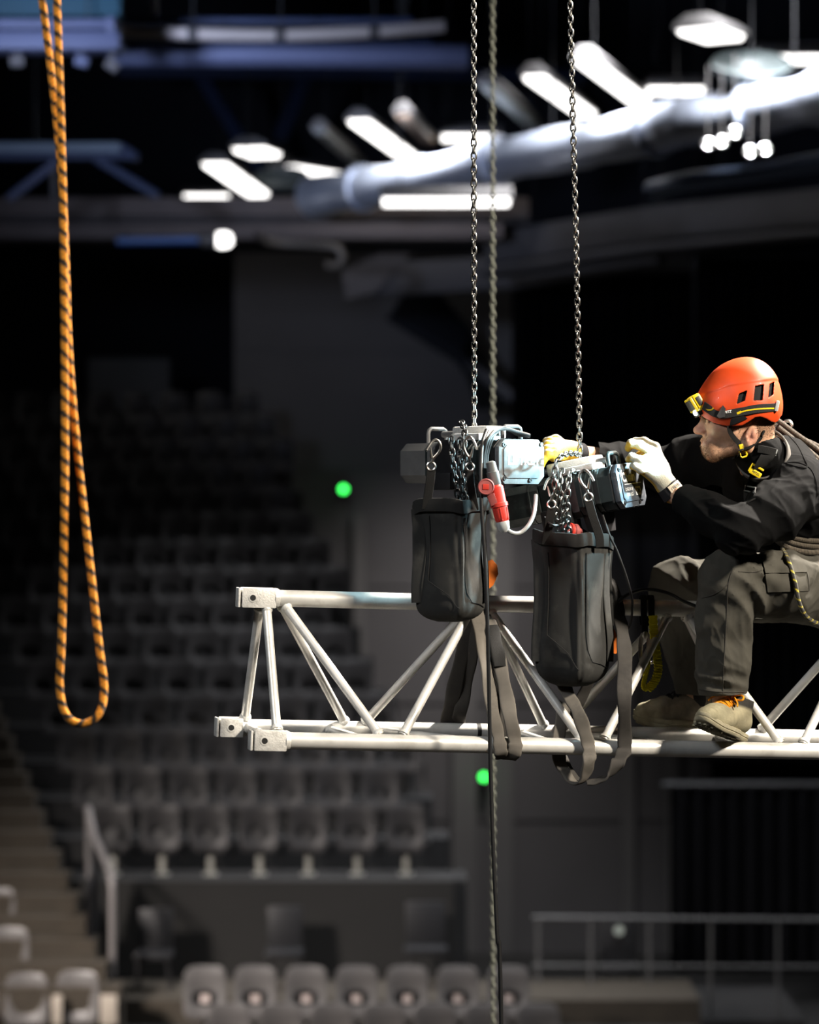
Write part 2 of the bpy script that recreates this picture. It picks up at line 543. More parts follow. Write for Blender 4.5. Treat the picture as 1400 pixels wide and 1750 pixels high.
def ring_pts(hx, hz, e, n):
    out = []
    for k in range(n):
        a = 2 * math.pi * k / n
        c, s = math.cos(a), math.sin(a)
        out.append((hx * math.copysign(abs(c) ** e, c), hz * math.copysign(abs(s) ** e, s)))
    return out


def seat_meshes():
    n = 24
    o = ring_pts(0.215, 0.265, 0.42, n)
    o2 = ring_pts(0.185, 0.235, 0.5, n)
    h = ring_pts(0.130, 0.078, 0.75, n)
    rings = []
    def wrap(x, z, d):  # shell curves round the sitter's back and leans
        return (x, d - 0.55 * x * x * 2.2 + (z - 0.0) * 0.16 + 0.035 * math.cos(max(-1, min(1, z / 0.265)) * 1.6), z + 0.265)
    hz = -0.055
    R = [[(x, z) for x, z in o], [(x, z) for x, z in o2], [((a + c) / 2, (b + d + hz) / 2) for (a, b), (c, d) in zip(o2, h)], [(x, z + hz) for x, z in h]]
    v, f = [], []
    for ri, rg in enumerate(R):
        v += [wrap(x, z, 0.0 if ri else 0.02) for x, z in rg]
    nb = len(v)
    for ri, rg in enumerate(R):
        v += [wrap(x, z, 0.035) for x, z in rg]
    for q in range(3):
        for k in range(n):
            l = (k + 1) % n
            f.append((q * n + k, q * n + l, (q + 1) * n + l, (q + 1) * n + k))
            f.append((nb + q * n + l, nb + q * n + k, nb + (q + 1) * n + k, nb + (q + 1) * n + l))
    for k in range(n):
        l = (k + 1) % n
        f.append((k, nb + k, nb + l, l))
        f.append((3 * n + k, 3 * n + l, nb + 3 * n + l, nb + 3 * n + k))
    back = MB().add(v, f)
    pan = MB().box((0, 0.10, 0.17), (0.37, 0.05, 0.36), Matrix.Rotation(math.radians(-14), 3, 'X'), 0.02)
    plate = MB().box((0, 0.052, 0.20), (0.085, 0.012, 0.075), Matrix.Rotation(math.radians(-14), 3, 'X'), 0.004)
    post = MB().box((0, 0.11, -0.12), (0.065, 0.06, 0.28), None, 0.008).box((0, 0.11, -0.252), (0.16, 0.12, 0.014))
    arm = MB().box((0.245, 0.03, 0.10), (0.035, 0.24, 0.04), None, 0.01).box((0.245, 0.12, 0.0), (0.03, 0.05, 0.2), None, 0.008)
    return back, pan, plate, post, arm


sb = [m.data(n) for m, n in zip(seat_meshes(), ('backrest', 'seat', 'pale_plate', 'pedestal', 'armrest'))]
for me in sb: 
    bm = bmesh.new(); bm.from_mesh(me); bmesh.ops.recalc_face_normals(bm, faces=bm.faces); bm.to_mesh(me); bm.free()
    smooth_mesh(me, 50)
for me, m in zip(sb, (M_SEAT, M_SEATPAN, M_SEATPLATE, M_POST, M_SEATPAN)): me.materials.append(m)
M_POSTSHADE = mat('shaded_post_paint', (0.02, 0.02, 0.019), 0.5)  # posts behind the front row, darkened to stand in shade
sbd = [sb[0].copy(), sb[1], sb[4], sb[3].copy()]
sbd[3].materials.clear(); sbd[3].materials.append(M_POSTSHADE)
sbd[0].materials.clear(); sbd[0].materials.append(M_SEATSHADE)
ORD = ['first', 'second', 'third', 'fourth', 'fifth', 'sixth', 'seventh', 'eighth', 'ninth', 'tenth', 'eleventh', 'twelfth', 'thirteenth', 'fourteenth', 'fifteenth', 'sixteenth']


def place_seat(x, y, z, label, group, rz=0.0, full=True):
    t = empty('stadium_seat', (x, y, z), label, 'seat', group)
    t.rotation_euler.z = rz
    for me, nm in zip(sb, ('backrest', 'seat', 'pale_plate', 'pedestal', 'armrest')) if full is True else zip(sbd, ('backrest', 'seat', 'armrest', 'pedestal')):
        if nm == 'armrest' and full == 0: continue
        if full == 3 and nm == 'pedestal': me = sb[3]
        o = bpy.data.objects.new(nm, me); COL.objects.link(o); o.parent = t
    return t


for i in range(NROW):
    y, z = Y0 + ROW_D * i, Z0 + ROW_H * i + 0.26
    xl, xr = -3.25 - 0.285 * i, 0.32 - 0.18 * i
    n = 0
    x = xl
    lim = -(700 + 25) * y / FPX
    while x < xr:
        if x > lim:
            where = 'the front row' if i == 0 else ('the last row' if i == NROW - 1 else f'the {ORD[i]} row up')
            place_seat(x, y, z, f'shaded tip-up seat, {ORD[n]} from left in {where}, upper stand', 'seats of the dark upper stand', random.uniform(-0.03, 0.03), 3 if i == 0 else 2 if i < 5 else 0)
            n += 1
        x += 0.535
for r, (py, yy, xs) in enumerate((((1652, 29.0, [350 + 86.5 * k for k in range(7)])), (1716, 28.2, [392 + 88 * k for k in range(7)]))):
    z = P(0, py, yy).z - 0.53
    for k, px in enumerate(xs):
        place_seat(P(px, 0, yy).x, yy, z, f'lit grey seat, {ORD[k]} from left in the {"back" if r == 0 else "front"} row below the parapet', 'lit seats below the parapet', random.uniform(-0.05, 0.05))
for px, py, yy, lb in ((132, 1660, 29.0, 'lit grey seat at the foot of the aisle stair, beside the wide pale panel'),
                       (45, 1664, 29.0, 'lit grey seat left of the one at the foot of the aisle stair'),
                       (-42, 1664, 29.0, 'grey tip-up seat cut off by the left frame edge in the lowest lit row'),
                       (14, 1585, 29.8, 'lit grey tip-up seat in the middle row left of the aisle stair'),
                       (-70, 1585, 29.8, 'grey tip-up seat mostly outside the frame in the middle row by the aisle'),
                       (-8, 1518, 30.6, 'grey tip-up seat cut by the left frame edge, topmost lit one beside the stair')):
    p = P(px, py, yy)
    place_seat(p.x, yy, p.z - 0.53, lb, 'lit seats left of the aisle stair', random.uniform(-0.1, 0.02))
# pale end panels of the row
M_PALE = mat('pale_panel', (0.42, 0.37, 0.31), 0.5, 0, 0.05)
for px, w, lb in ((186, 0.17, 'pale cream seat row end panel right of the lit seats'), (98, 0.10, 'narrow pale cream panel between the two lit seats by the stair')):
    p = P(px, 1702, 28.9)
    t = obj('row_end_panel', MB().box((p.x, 28.9, p.z - 0.14), (w, 0.05, 0.3), None, 0.015).box((p.x, 28.93, p.z - 0.55), (0.06, 0.04, 0.6)), M_PALE)
    tag(t, lb, 'panel')


# black chairs on the platform
def black_chair(px, pt, yy, label, wd=0.36, z=None):
    p = P(px, pt, yy)
    zf = ZP if z is None else z
    t = empty('black_chair', (p.x, yy, zf), label, 'chair', 'black chairs along the parapet')
    H = p.z - zf
    hs = H * 0.46
    obj('backrest', MB().box((p.x, yy + 0.17, zf + hs + (H - hs) / 2 + 0.02), (wd, 0.06, H - hs), Matrix.Rotation(math.radians(-6), 3, 'X'), 0.02), M_BLACKPLASTIC, t)
    obj('seat', MB().box((p.x, yy, zf + hs), (wd + 0.04, 0.40, 0.07), None, 0.025), M_BLACKPLASTIC, t)
    for sx in (-1, 1):
        for sy in (-1, 1):
            obj('leg', MB().tube([(p.x + sx * wd * 0.42, yy + sy * 0.16, zf + hs), (p.x + sx * wd * 0.5, yy + sy * 0.2, zf)], 0.014, 8), M_BLACKPLASTIC, t)
    return t


black_chair(264, 1560, 30.5, 'black high-backed chair at the left end of the platform, beside the handrail')
black_chair(486, 1556, 30.6, 'black high-backed chair in the middle of the platform behind the lit seats')
black_chair(728, 1548, 30.7, 'black high-backed chair at the right end of the parapet', 0.42)
zr = P(0, 1725, 31.5).z
obj('platform', MB().box((P(1080, 0, 31.5).x, 31.9, zr / 2), (3.6, 2.2, zr)), M_TIER, stand, smooth=False)
c4 = black_chair(1058, 1572, 31.5, 'black chair with a pale spot on its back, left of the low drape', 0.36, zr)
p = P(1058, 1590, 31.6)
obj('label_disc', MB().lathe([(0.05, 0), (0.05, 0.01)], axes(Vector((1, 0, 0)), Vector((0, 0, 1)), Vector((0, -1, 0)), (p.x, 31.61, p.z)), 14), mat('pale_label', (0.55, 0.62, 0.55), 0.5), c4)

# handrails
M_RAIL = mat('rail_paint', (0.22, 0.205, 0.20), 0.45, 0.2, 0.08, 8)
hr = empty('handrail', P(190, 1655, 29.9), 'grey bent handrail beside the aisle stair', 'railing')
obj('rail', MB().tube(spline([P(150, 1380, 31.2), P(162, 1430, 30.9), P(184, 1480, 30.2), P(191, 1505, 29.95), P(192, 1580, 29.9), P(192, 1668, 29.9)], 6), 0.038, 10), M_RAIL, hr)
obj('post', MB().tube([P(150, 1380, 31.2), P(152, 1500, 31.2)], 0.03, 8), M_RAIL, hr)
obj('infill_panel', MB().box((P(160, 1545, 30.3).x, 30.3, P(160, 1545, 30.3).z), (0.03, 0.9, 0.7), Matrix.Rotation(0.3, 3, 'X')), M_BLACKPLASTIC, hr)
gl = empty('guard_rail', P(920, 1725, 31), 'thin dark guard rail along the right platform below the truss', 'railing')
for px in (920, 1010, 1110, 1215, 1330):
    obj('post', MB().tube([P(px, 1568, 30.9), P(px, 1735, 30.9)], 0.02, 8), M_HOUSING_GREY, gl)
obj('rail', MB().tube([P(910, 1568, 30.9), P(1420, 1572, 30.9)], 0.022, 8), M_HOUSING_GREY, gl)
obj('rail', MB().tube([P(910, 1650, 30.9), P(1420, 1652, 30.9)], 0.014, 8), M_HOUSING_GREY, gl)

# green indicator lamps
for px, py, yy, r, lb in ((587, 836, 45.7, 0.062, 'green indicator light on the grey wall above the left part of the truss'),
                          (827, 1328, 45.7, 0.062, 'green indicator light on the pilaster just below the truss')):
    c = P(px, py, yy)
    t = empty('indicator_light', c, lb, 'light', 'green indicator lights')
    obj('housing', MB().lathe([(r * 1.25, 0.2), (r * 1.25, 0.03), (r * 0.9, 0.0)], axes(Vector((1, 0, 0)), Vector((0, 0, -1)), Vector((0, 1, 0)), c), 14), M_BLACKPLASTIC, t)
    obj('lens', MB().lathe([(r * 0.95, 0.02), (r * 0.9, -0.02), (r * 0.5, -0.05), (0.005, -0.06)], axes(Vector((1, 0, 0)), Vector((0, 0, -1)), Vector((0, 1, 0)), c), 14), glow('green_glow', (0.05, 1.0, 0.12), 5.0), t)

# ------------------------------------------------------------------ roof: lamps, ducts, steelwork
M_LAMPBODY = mat('lamp_body', (0.18, 0.17, 0.165), 0.5, 0.3, 0.1, 5)
M_LAMPGLOW = glow('lamp_glow', (1.0, 0.97, 0.95), 3.8)
M_LAMPOFF = mat('lamp_off', (0.45, 0.48, 0.47), 0.4, 0, 0.05)
M_LAMPWARM = mat('lamp_off_warm', (0.55, 0.42, 0.32), 0.4, 0, 0.05)


def strip_lamp(p0, p1, h, w, label, glowmat, lit=True):
    """A linear high-bay lamp hung level at height h over the lens; p0 and p1 are the pixels of its two ends."""
    a = P(p0[0], p0[1], h * FPX / (875 - p0[1])); b = P(p1[0], p1[1], h * FPX / (875 - p1[1]))
    c = (a + b) / 2
    x = (b - a).normalized(); z = Vector((0, 0, 1)); y = z.cross(x).normalized(); z = x.cross(y)
    L = (b - a).length
    t = empty('strip_lamp', c, label, 'lamp', 'strip lamps under the roof')
    M = axes(x, y, z, c)
    hw = w / 2
    obj('housing', MB().prism([(-hw - 0.03, 0.0), (-hw - 0.03, 0.05), (-hw * 0.5, 0.14), (hw * 0.5, 0.14), (hw + 0.03, 0.05), (hw + 0.03, 0.0)], -L / 2, L / 2, 0.01, M), M_LAMPBODY, t)
    obj('diffuser', MB().prism([(-hw, 0.01), (hw, 0.01), (hw * 0.85, -0.05), (-hw * 0.85, -0.05)], -L / 2 + 0.03, L / 2 - 0.03, 0.0, M), glowmat, t)
    for s in (-0.35, 0.35):
        q = M @ Vector((s * L, 0, 0.14))
        obj('suspension_wire', MB().tube([q, (q.x, q.y, ZC - 0.004)], 0.005, 5), M_BLACKPLASTIC, t)
    return t


H = 4.7
for p0, p1, w, lb in (((912, 128), (1003, 194), 0.24, 'lit strip lamp crossed by the right hoist chain, slanting down to the right'),
                      ((1000, 100), (1096, 173), 0.24, 'lit slanting strip lamp just right of the right hoist chain'),
                      ((1102, 152), (1206, 152), 0.3, 'lit level strip lamp right of the slanting pair'),
                      ((1190, 47), (1240, 64), 0.45, 'short lit strip lamp high at the upper right, above the silver duct'),
                      ((1293, 98), (1440, 98), 0.3, 'lit level strip lamp cut off by the right frame edge'),
                      ((612, 204), (697, 266), 0.26, 'lit slanting strip lamp near the centre, left of the left hoist chain'),
                      ((752, 233), (858, 233), 0.3, 'lit level strip lamp crossed by the left hoist chain'),
                      ((482, 284), (570, 298), 0.4, 'lit strip lamp tilted slightly, right of the left-hand cluster'),
                      ((424, 252), (454, 264), 0.45, 'small lit lamp at the top of the left-hand cluster'),
                      ((366, 278), (441, 331), 0.34, 'lit slanting strip lamp in the left-hand cluster'),
                      ((313, 335), (394, 335), 0.4, 'leftmost lit level strip lamp, just over the brown beam'),
                      ((650, 342), (875, 342), 0.4, 'long lit level strip lamp lying under the left end of the silver duct')):
    strip_lamp(p0, p1, 3.35 if p0[0] == 650 else H, w, lb, M_LAMPGLOW)
for p0, p1, w, lb, mm in (((545, 220), (618, 285), 0.16, 'unlit grey strip lamp between the two central lit lamps', M_LAMPOFF),
                          ((832, 142), (915, 216), 0.18, 'unlit grey strip lamp between the two hoist chains', M_LAMPOFF),
                          ((688, 192), (733, 240), 0.18, 'unlit strip lamp with a warm-toned diffuser left of the left hoist chain', M_LAMPWARM)):
    strip_lamp(p0, p1, H, w, lb, mm)

# pale dish reflectors
for px, py, yy, r, lb in ((482, 300, 38.5, 0.36, 'pale dish reflector among the left-hand lamps'), (1285, 108, 28.4, 0.40, 'pale dish reflector above the silver duct at upper right')):
    c = P(px, py, yy)
    t = empty('dish_reflector', c, lb, 'reflector', 'dish reflectors under the roof')
    Mx = axes(Vector((1, 0, 0)), Vector((0, 0.9, 0.43)), Vector((0, -0.43, 0.9)), c)
    prof = [(r * math.sin(a), -r * 0.55 * math.cos(a)) for a in [0.05 + k * 0.19 for k in range(9)]]
    obj('bowl', MB().lathe(prof + [(q[0] - 0.012, q[1] + 0.012) for q in reversed(prof[1:])], Mx, 24), mat('dish_white', (0.11, 0.13, 0.13), 0.4, 0, 0.05), t)
    obj('hanger_rod', MB().tube([c, (c.x, c.y, ZC - 0.004)], 0.008, 5), M_BLACKPLASTIC, t)

M_DUCT = mat('silver_duct', (0.70, 0.76, 0.90), 0.36, 0.5, 0.06, 3, 0.15, 8)
dpts = []
for px, py in ((535, 336), (620, 322), (720, 306), (850, 275), (1000, 248), (1120, 222), (1180, 206), (1290, 190), (1400, 168), (1520, 140)):
    h = 3.9
    dpts.append(P(px, py, h * FPX / (875 - py)))
dp = spline(dpts, 8)
du = empty('ventilation_duct', dpts[5], 'silver ventilation duct rising to the right under the lamps', 'duct')
rad = [0.24 * (1 + 0.05 * math.sin(i * 0.9) + (0.10 if i % 16 == 0 else 0)) for i in range(len(dp))]
obj('duct_tube', MB().tube(dp, rad, 20), M_DUCT, du)
for i in range(8, len(dp) - 1, 16):
    obj('flange', MB().tube([dp[i] - (dp[i + 1] - dp[i]).normalized() * 0.04, dp[i] + (dp[i + 1] - dp[i]).normalized() * 0.04], 0.285, 20), M_DUCT, du)
    k_ = min(i + 5, len(dp) - 1)
    obj('hanger_rod', MB().tube([dp[k_] + Vector((0, 0, 0.2)), (dp[k_].x, dp[k_].y, ZC - 0.004)], 0.008, 5), M_BLACKPLASTIC, du)
lower = [p + Vector((0.0, 0.5, -0.55)) for p in dp[40:]]
d2 = obj('conduit_pipe', MB().tube(lower, 0.09, 10), mat('blue_conduit', (0.16, 0.22, 0.36), 0.4, 0.4, 0.05))
tag(d2, 'thin blue pipe running just below the silver duct at right', 'pipe')
# shiny rigging clamps below the duct
for i, (px, py) in enumerate(((1210, 247), (1234, 243), (1256, 227), (1282, 260), (1308, 256))):
    c = P(px, py, 27.6)
    t = empty('rigging_clamp', c, f'{["leftmost", "second", "third", "fourth", "rightmost"][i]} of the shiny rigging clamps below the silver duct', 'clamp', 'rigging clamps below the duct')
    obj('jaw', MB().tube([c + Vector((0.04 * math.cos(a), 0.04 * math.sin(a) * 0.3, 0.04 * math.sin(a))) for a in [k * 0.628 for k in range(10)]], 0.018, 8, True), M_STEEL, t)
    obj('drop_wire', MB().tube([c + Vector((0, 0, 0.06)), c + Vector((0, 0, 0.75))], 0.006, 6), M_LAMPBODY, t)

M_BROWNBEAM = mat('brown_beam_paint', (0.19, 0.16, 0.155), 0.7, 0.0, 0.1, 2)
M_BLUEBEAM = mat('blue_beam_paint', (0.08, 0.098, 0.19), 0.6, 0.0, 0.1, 2)
M_DARKBLUE = mat('dark_blue_paint', (0.022, 0.04, 0.11), 0.6, 0, 0.1, 2)
M_TEAL = mat('teal_panel_paint', (0.003, 0.05, 0.085), 0.7, 0, 0.08, 2)
M_CREAMPIPE = mat('cream_pipe_paint', (0.62, 0.56, 0.54), 0.5, 0, 0.06, 2)
M_GREYBEAM = mat('grey_beam_paint', (0.11, 0.105, 0.11), 0.8, 0, 0.1, 2)


def pxbox(mb, x0, y0, x1, y1, yy, depth, bevel=0.03):
    a, b = P(x0, y1, yy), P(x1, y0, yy)
    mb.box(((a.x + b.x) / 2, yy + depth / 2, (a.z + b.z) / 2), (b.x - a.x, depth, b.z - a.z), None, bevel)
    return mb


t = empty('roof_girder', P(300, 420, 37), 'long brown grey box beam crossing the left half under the lamps', 'beam')
obj('flange', pxbox(MB(), -120, 337, 905, 370, 37, 0.8), M_BROWNBEAM, t)
obj('web', pxbox(MB(), -120, 370, 905, 380, 37.12, 0.5, 0.01), M_GREYBEAM, t)
obj('flange', pxbox(MB(), -120, 381, 860, 408, 37, 0.8), M_BROWNBEAM, t)
for px in (-60, 420, 840):
    q = P(px, 337, 37.4)
    obj('hanger_rod', MB().tube([q, (q.x, q.y, ZC - 0.004)], 0.008, 5), M_BLACKPLASTIC, t)
t = empty('roof_girder', P(1200, 400, 36), 'wide grey beam sloping up to the right above the tall drape', 'beam')
q = [P(840, 425, 38), P(1130, 380, 36), P(1430, 350, 34)]
obj('web', MB().tube(q, None, 12, False, True, (0.22, 0.12), Vector((0, 0, 1))), M_GREYBEAM, t)
obj('flange', MB().tube([p - Vector((0, 0, 0.32)) for p in q], None, 12, False, True, (0.05, 0.28), Vector((0, 0, 1))), M_GREYBEAM, t)
for p_ in q[:2]:
    obj('hanger_rod', MB().tube([p_, (p_.x, p_.y, ZC - 0.004)], 0.008, 5), M_BLACKPLASTIC, t)
t = empty('roof_girder', P(860, 470, 40), 'low grey roof girder above the tops of both drapes, with an angled end gusset', 'beam')
g0 = [P(592, 512, 40), P(584, 462, 40), P(655, 432, 40), P(705, 432, 40), P(640, 500, 40)]
mb = MB(); n = len(g0)
mb.add(g0 + [p_ + Vector((0, 0.4, 0)) for p_ in g0], [tuple(reversed(range(n))), tuple(range(n, 2 * n))] + [(i, (i + 1) % n, n + (i + 1) % n, n + i) for i in range(n)])
obj('gusset_plate', mb, mat('gusset_paint', (0.17, 0.155, 0.155), 0.8), t, smooth=False)
obj('girder', MB().tube([P(640, 480, 40.3), P(880, 465, 39.5), P(1128, 425, 38.5)], None, 12, False, True, (0.24, 0.15), Vector((0, 0, 1))), M_GREYBEAM, t)
for p_ in (P(760, 450, 40), P(1100, 410, 38.7)):
    obj('hanger_rod', MB().tube([p_, (p_.x, p_.y, ZC - 0.004)], 0.008, 5), M_BLACKPLASTIC, t)
# dark blue brace in front of the grey wall
t = obj('wall_brace', MB().tube([P(690, 505, 44), P(790, 590, 44.2), P(850, 690, 44.4)], None, 12, False, True, (0.55, 0.12), Vector((0.6, 0, -0.8))), mat('brace_paint', (0.006, 0.009, 0.018), 0.8))
tag(t, 'dark blue slanting brace in front of the grey wall, behind the left chain', 'beam')
# hooked pipe under the brown beam
t = obj('hooked_pipe', MB().tube(spline([P(440, 402, 36.99), P(455, 411, 36.4), P(475, 415, 36), P(560, 420, 36), P(582, 430, 36), P(584, 447, 36), P(572, 455, 36), P(556, 452, 36)], 6), 0.05, 10), mat('dull_brass', (0.22, 0.19, 0.16), 0.5, 0.3))
tag(t, 'thin pipe ending in a hook below the brown beam', 'pipe')
# spotlight below the beam
c = P(373, 410, 35.5)
t = empty('spot_lamp', c, 'small bright lamp on a blue arm below the brown beam', 'lamp')
Mx = axes(Vector((0, 1, 0)), Vector((0, 0, 1)), Vector((1, 0, 0)), c)
obj('housing', MB().lathe([(0.05, -0.24), (0.09, -0.2), (0.10, -0.02), (0.07, 0.0)], Mx, 16), M_LAMPBODY, t)
obj('lens', MB().lathe([(0.085, -0.02), (0.10, 0.04), (0.09, 0.13), (0.05, 0.17)], Mx, 16), M_LAMPGLOW, t)
obj('arm', MB().tube([P(200, 412, 35.5), P(345, 410, 35.5)], 0.05, 10), mat('blue_arm_paint', (0.08, 0.2, 0.55), 0.4), t)
obj('hanger_rod', MB().tube([P(210, 412, 35.5), P(210, 400, 37.15)], 0.02, 6), M_LAMPBODY, t)

# upper left corner
t = empty('teal_panel', P(60, 30, 27), 'teal rectangular panel at the upper left corner', 'panel')
obj('face', pxbox(MB(), -120, -60, 206, 27, 27, 0.3), M_TEAL, t)
obj('hanger_rod', MB().tube([P(100, -60, 27.15), (P(100, 0, 27.15).x, 27.15, ZC - 0.004)], 0.008, 5), M_BLACKPLASTIC, t)
t = empty('catwalk_girder', P(60, 80, 26.6), 'violet blue catwalk beam below the teal panel', 'beam')
obj('flange', pxbox(MB(), -120, 32, 198, 47, 26.6, 0.3, 0.01), M_BLUEBEAM, t)
obj('web', pxbox(MB(), -120, 47, 198, 52, 26.7, 0.1, 0.005), M_DARKBLUE, t)
obj('flange', pxbox(MB(), -120, 53, 204, 84, 26.6, 0.4, 0.02), M_BLUEBEAM, t)
obj('bracket', pxbox(MB(), 182, 28, 196, 54, 26.55, 0.1, 0.01), M_BLUEBEAM, t)
obj('hanger_rod', MB().tube([P(150, 32, 26.8), (P(150, 0, 26.8).x, 26.8, ZC - 0.004)], 0.008, 5), M_BLACKPLASTIC, t)
for k, (px, py) in enumerate(((30, 105), (140, 105), (192, 112))):
    c = P(px, py, 26.8)
    o = empty('clamp_block', c, f'small {["left", "middle", "right"][k]} clamp hanging under the violet beam', 'clamp', 'clamps under the violet beam')
    obj('block', MB().box(c, (0.13, 0.1, 0.1), Matrix.Rotation(0.3 * k, 3, 'Y'), 0.02), M_BLUEBEAM if k == 1 else M_GREYBEAM, o)
    obj('strap', MB().tube([c, c + Vector((0, 0, 0.17))], 0.012, 6), M_LAMPBODY, o)
t = empty('roof_pipe', P(450, 58, 28), 'long cream pipe with dark couplings at the top left', 'pipe')
cp = [P(198, 52, 28), P(330, 58, 28), P(480, 60, 28), P(640, 54, 28), P(760, 44, 28)]
obj('pipe_run', MB().tube(spline(cp, 6), 0.062, 12), M_CREAMPIPE, t)
for p_ in cp[1:4]:
    obj('coupling', MB().tube([p_ - Vector((0.05, 0, 0)), p_ + Vector((0.05, 0, 0))], 0.072, 12), M_GREYBEAM, t)
    obj('hanger_rod', MB().tube([p_, (p_.x, p_.y, ZC - 0.004)], 0.008, 5), M_BLACKPLASTIC, t)
t = empty('ventilation_duct', P(480, 95, 29), 'blue grey duct just below the cream pipe', 'duct')
obj('duct_tube', MB().tube([P(185, 92, 29), P(480, 94, 29), P(800, 98, 29)], 0.125, 16), mat('blue_duct_paint', (0.16, 0.19, 0.34), 0.5, 0.2, 0.1, 2), t)
obj('top_rail', pxbox(MB(), 200, 30, 705, 40, 28.8, 0.2, 0.01), M_DARKBLUE, t)
obj('bottom_rail', pxbox(MB(), 200, 72, 740, 78, 28.9, 0.1, 0.005), M_DARKBLUE, t)
for px in (260, 690):
    q_ = P(px, 85, 29)
    obj('hanger_rod', MB().tube([q_, (q_.x, q_.y, ZC - 0.004)], 0.008, 5), M_BLACKPLASTIC, t)
o = obj('hanging_rod', MB().tube([P(267, -120, 28.5), P(266, 24, 28.5)], 0.03, 8), M_CREAMPIPE)
tag(o, 'short pale rod hanging at the top edge, right of the teal panel', 'rod')
q_ = P(267, -120, 28.5)
# blue steel roof truss at left
t = empty('roof_truss', P(100, 335, 33), 'blue steel roof truss with slanting braces left of the lamps', 'truss')
obj('top_chord', pxbox(MB(), -120, 243, 205, 260, 33, 0.25, 0.02), mat('weathered_blue', (0.20, 0.26, 0.34), 0.6), t)
obj('bottom_flange', pxbox(MB(), -120, 260, 232, 272, 33.05, 0.3, 0.01), M_DARKBLUE, t)
for a_, b_, m_ in (((100, 275), (15, 340), M_BLUEBEAM), ((165, 272), (270, 335), M_DARKBLUE), ((205, 250), (235, 270), M_DARKBLUE)):
    obj('brace', MB().tube([P(*a_, 33.15), P(*b_, 33.15)], None, 12, False, True, (0.05, 0.05), Vector((1, 0, 0.6))), m_, t)
obj('post', MB().tube([P(92, 275, 33.15), P(92, 340, 33.15)], 0.04, 8), M_GREYBEAM, t)
obj('hanger_rod', MB().tube([P(60, 243, 33.1), (P(60, 0, 33.1).x, 33.1, ZC - 0.004)], 0.008, 5), M_BLACKPLASTIC, t)
# faint roof girders far behind the lamps
for a_, b_, lb in (((300, 60), (470, 330), 'faint dark roof rafter behind the left-hand lamps'), ((560, 30), (480, 230), 'faint dark roof rafter slanting left of the centre lamps'),
                   ((700, 40), (905, 190), 'grey roof rafter slanting behind the two hoist chains'), ((200, 120), (1000, 130), 'faint level roof purlin behind the chains')):
    o = obj('roof_rafter', MB().tube([P(*a_, 44), P(*b_, 46)], None, 12, False, True, (0.11, 0.11), Vector((1, 0, 0.2)) if a_[1] != 120 else Vector((0, 0, 1))), M_DARKBLUE)
    tag(o, lb, 'beam')

# ------------------------------------------------------------------ the aluminium truss
YAW = math.radians(12.5)
TY = math.tan(YAW)


def depth_on(y0, px):
    return y0 / (1 - TY * (px - 700) / FPX)


CH = {'front': (8.0, 503, 1266.0, 1395, 1284.5), 'back': (8.43, 503, 1244.5, 1390, 1261.0), 'top': (8.2, 474, 1022.3, 1290, 1043.5)}


def chord(k, px):
    y0, xa, ya, xb, yb = CH[k]
    return P(px, ya + (yb - ya) * (px - xa) / (xb - xa), depth_on(y0, px))


tr = empty('truss', chord('front', 900), 'silver aluminium triangular truss section hanging in slings, a man seated on it', 'truss')
for k, px0 in (('top', 468), ('front', 486), ('back', 408)):
    obj('chord', MB().tube([chord(k, px0), chord(k, 1000), chord(k, 1800)], 0.0236, 28), M_ALU, tr)


def shell(k):
    a, b = chord(k, 500), chord(k, 1400)
    return (b - a).normalized()


def brace(p, q, r=0.0128, cut=0.016):
    d = (q - p).normalized()
    a, b = p + d * cut, q - d * cut
    o = obj('brace', MB().tube([a, b], r, 18), M_ALU, tr)
    for e, s in ((a, 1), (b, -1)):   # weld bead
        w = obj('weld', MB().tube([e + d * s * 0.004, e + d * s * 0.011, e + d * s * 0.015], [r + 0.0045, r + 0.0035, r + 0.0005], 14), M_ALU_CAST, o)
    return o


def mid(k, px, dz):   # a point on the chord, shifted down or up to its surface
    return chord(k, px) + Vector((0, 0, dz))


brace(mid('top', 455, -0.012), mid('front', 474, 0.012))
brace(mid('top', 445, -0.012), mid('back', 418, 0.012))
TOPN, FRN, BKN = [482, 820, 1157, 1490], [667, 1012, 1352, 1690], [605, 945, 1283, 1615]
for i in range(3):
    g = 12
    brace(mid('top', TOPN[i] + (0 if i == 0 else g), -0.008), mid('front', FRN[i] - g, 0.008))
    brace(mid('front', FRN[i] + g + 5, 0.008), mid('top', TOPN[i + 1] - g, -0.008))
    brace(mid('top', TOPN[i] + (-4 if i == 0 else g), -0.008), mid('back', BKN[i] - g, 0.008))
    brace(mid('back', BKN[i] + g, 0.008), mid('top', TOPN[i + 1] - g - 3, -0.008))
brace(chord('back', 424), chord('front', 470), 0.0125, 0.02)
for a, b in ((885, 958), (560, 640), (1225, 1300), (640, 860), (985, 1200)):
    brace(chord('back', a), chord('front', b), 0.0110, 0.022)

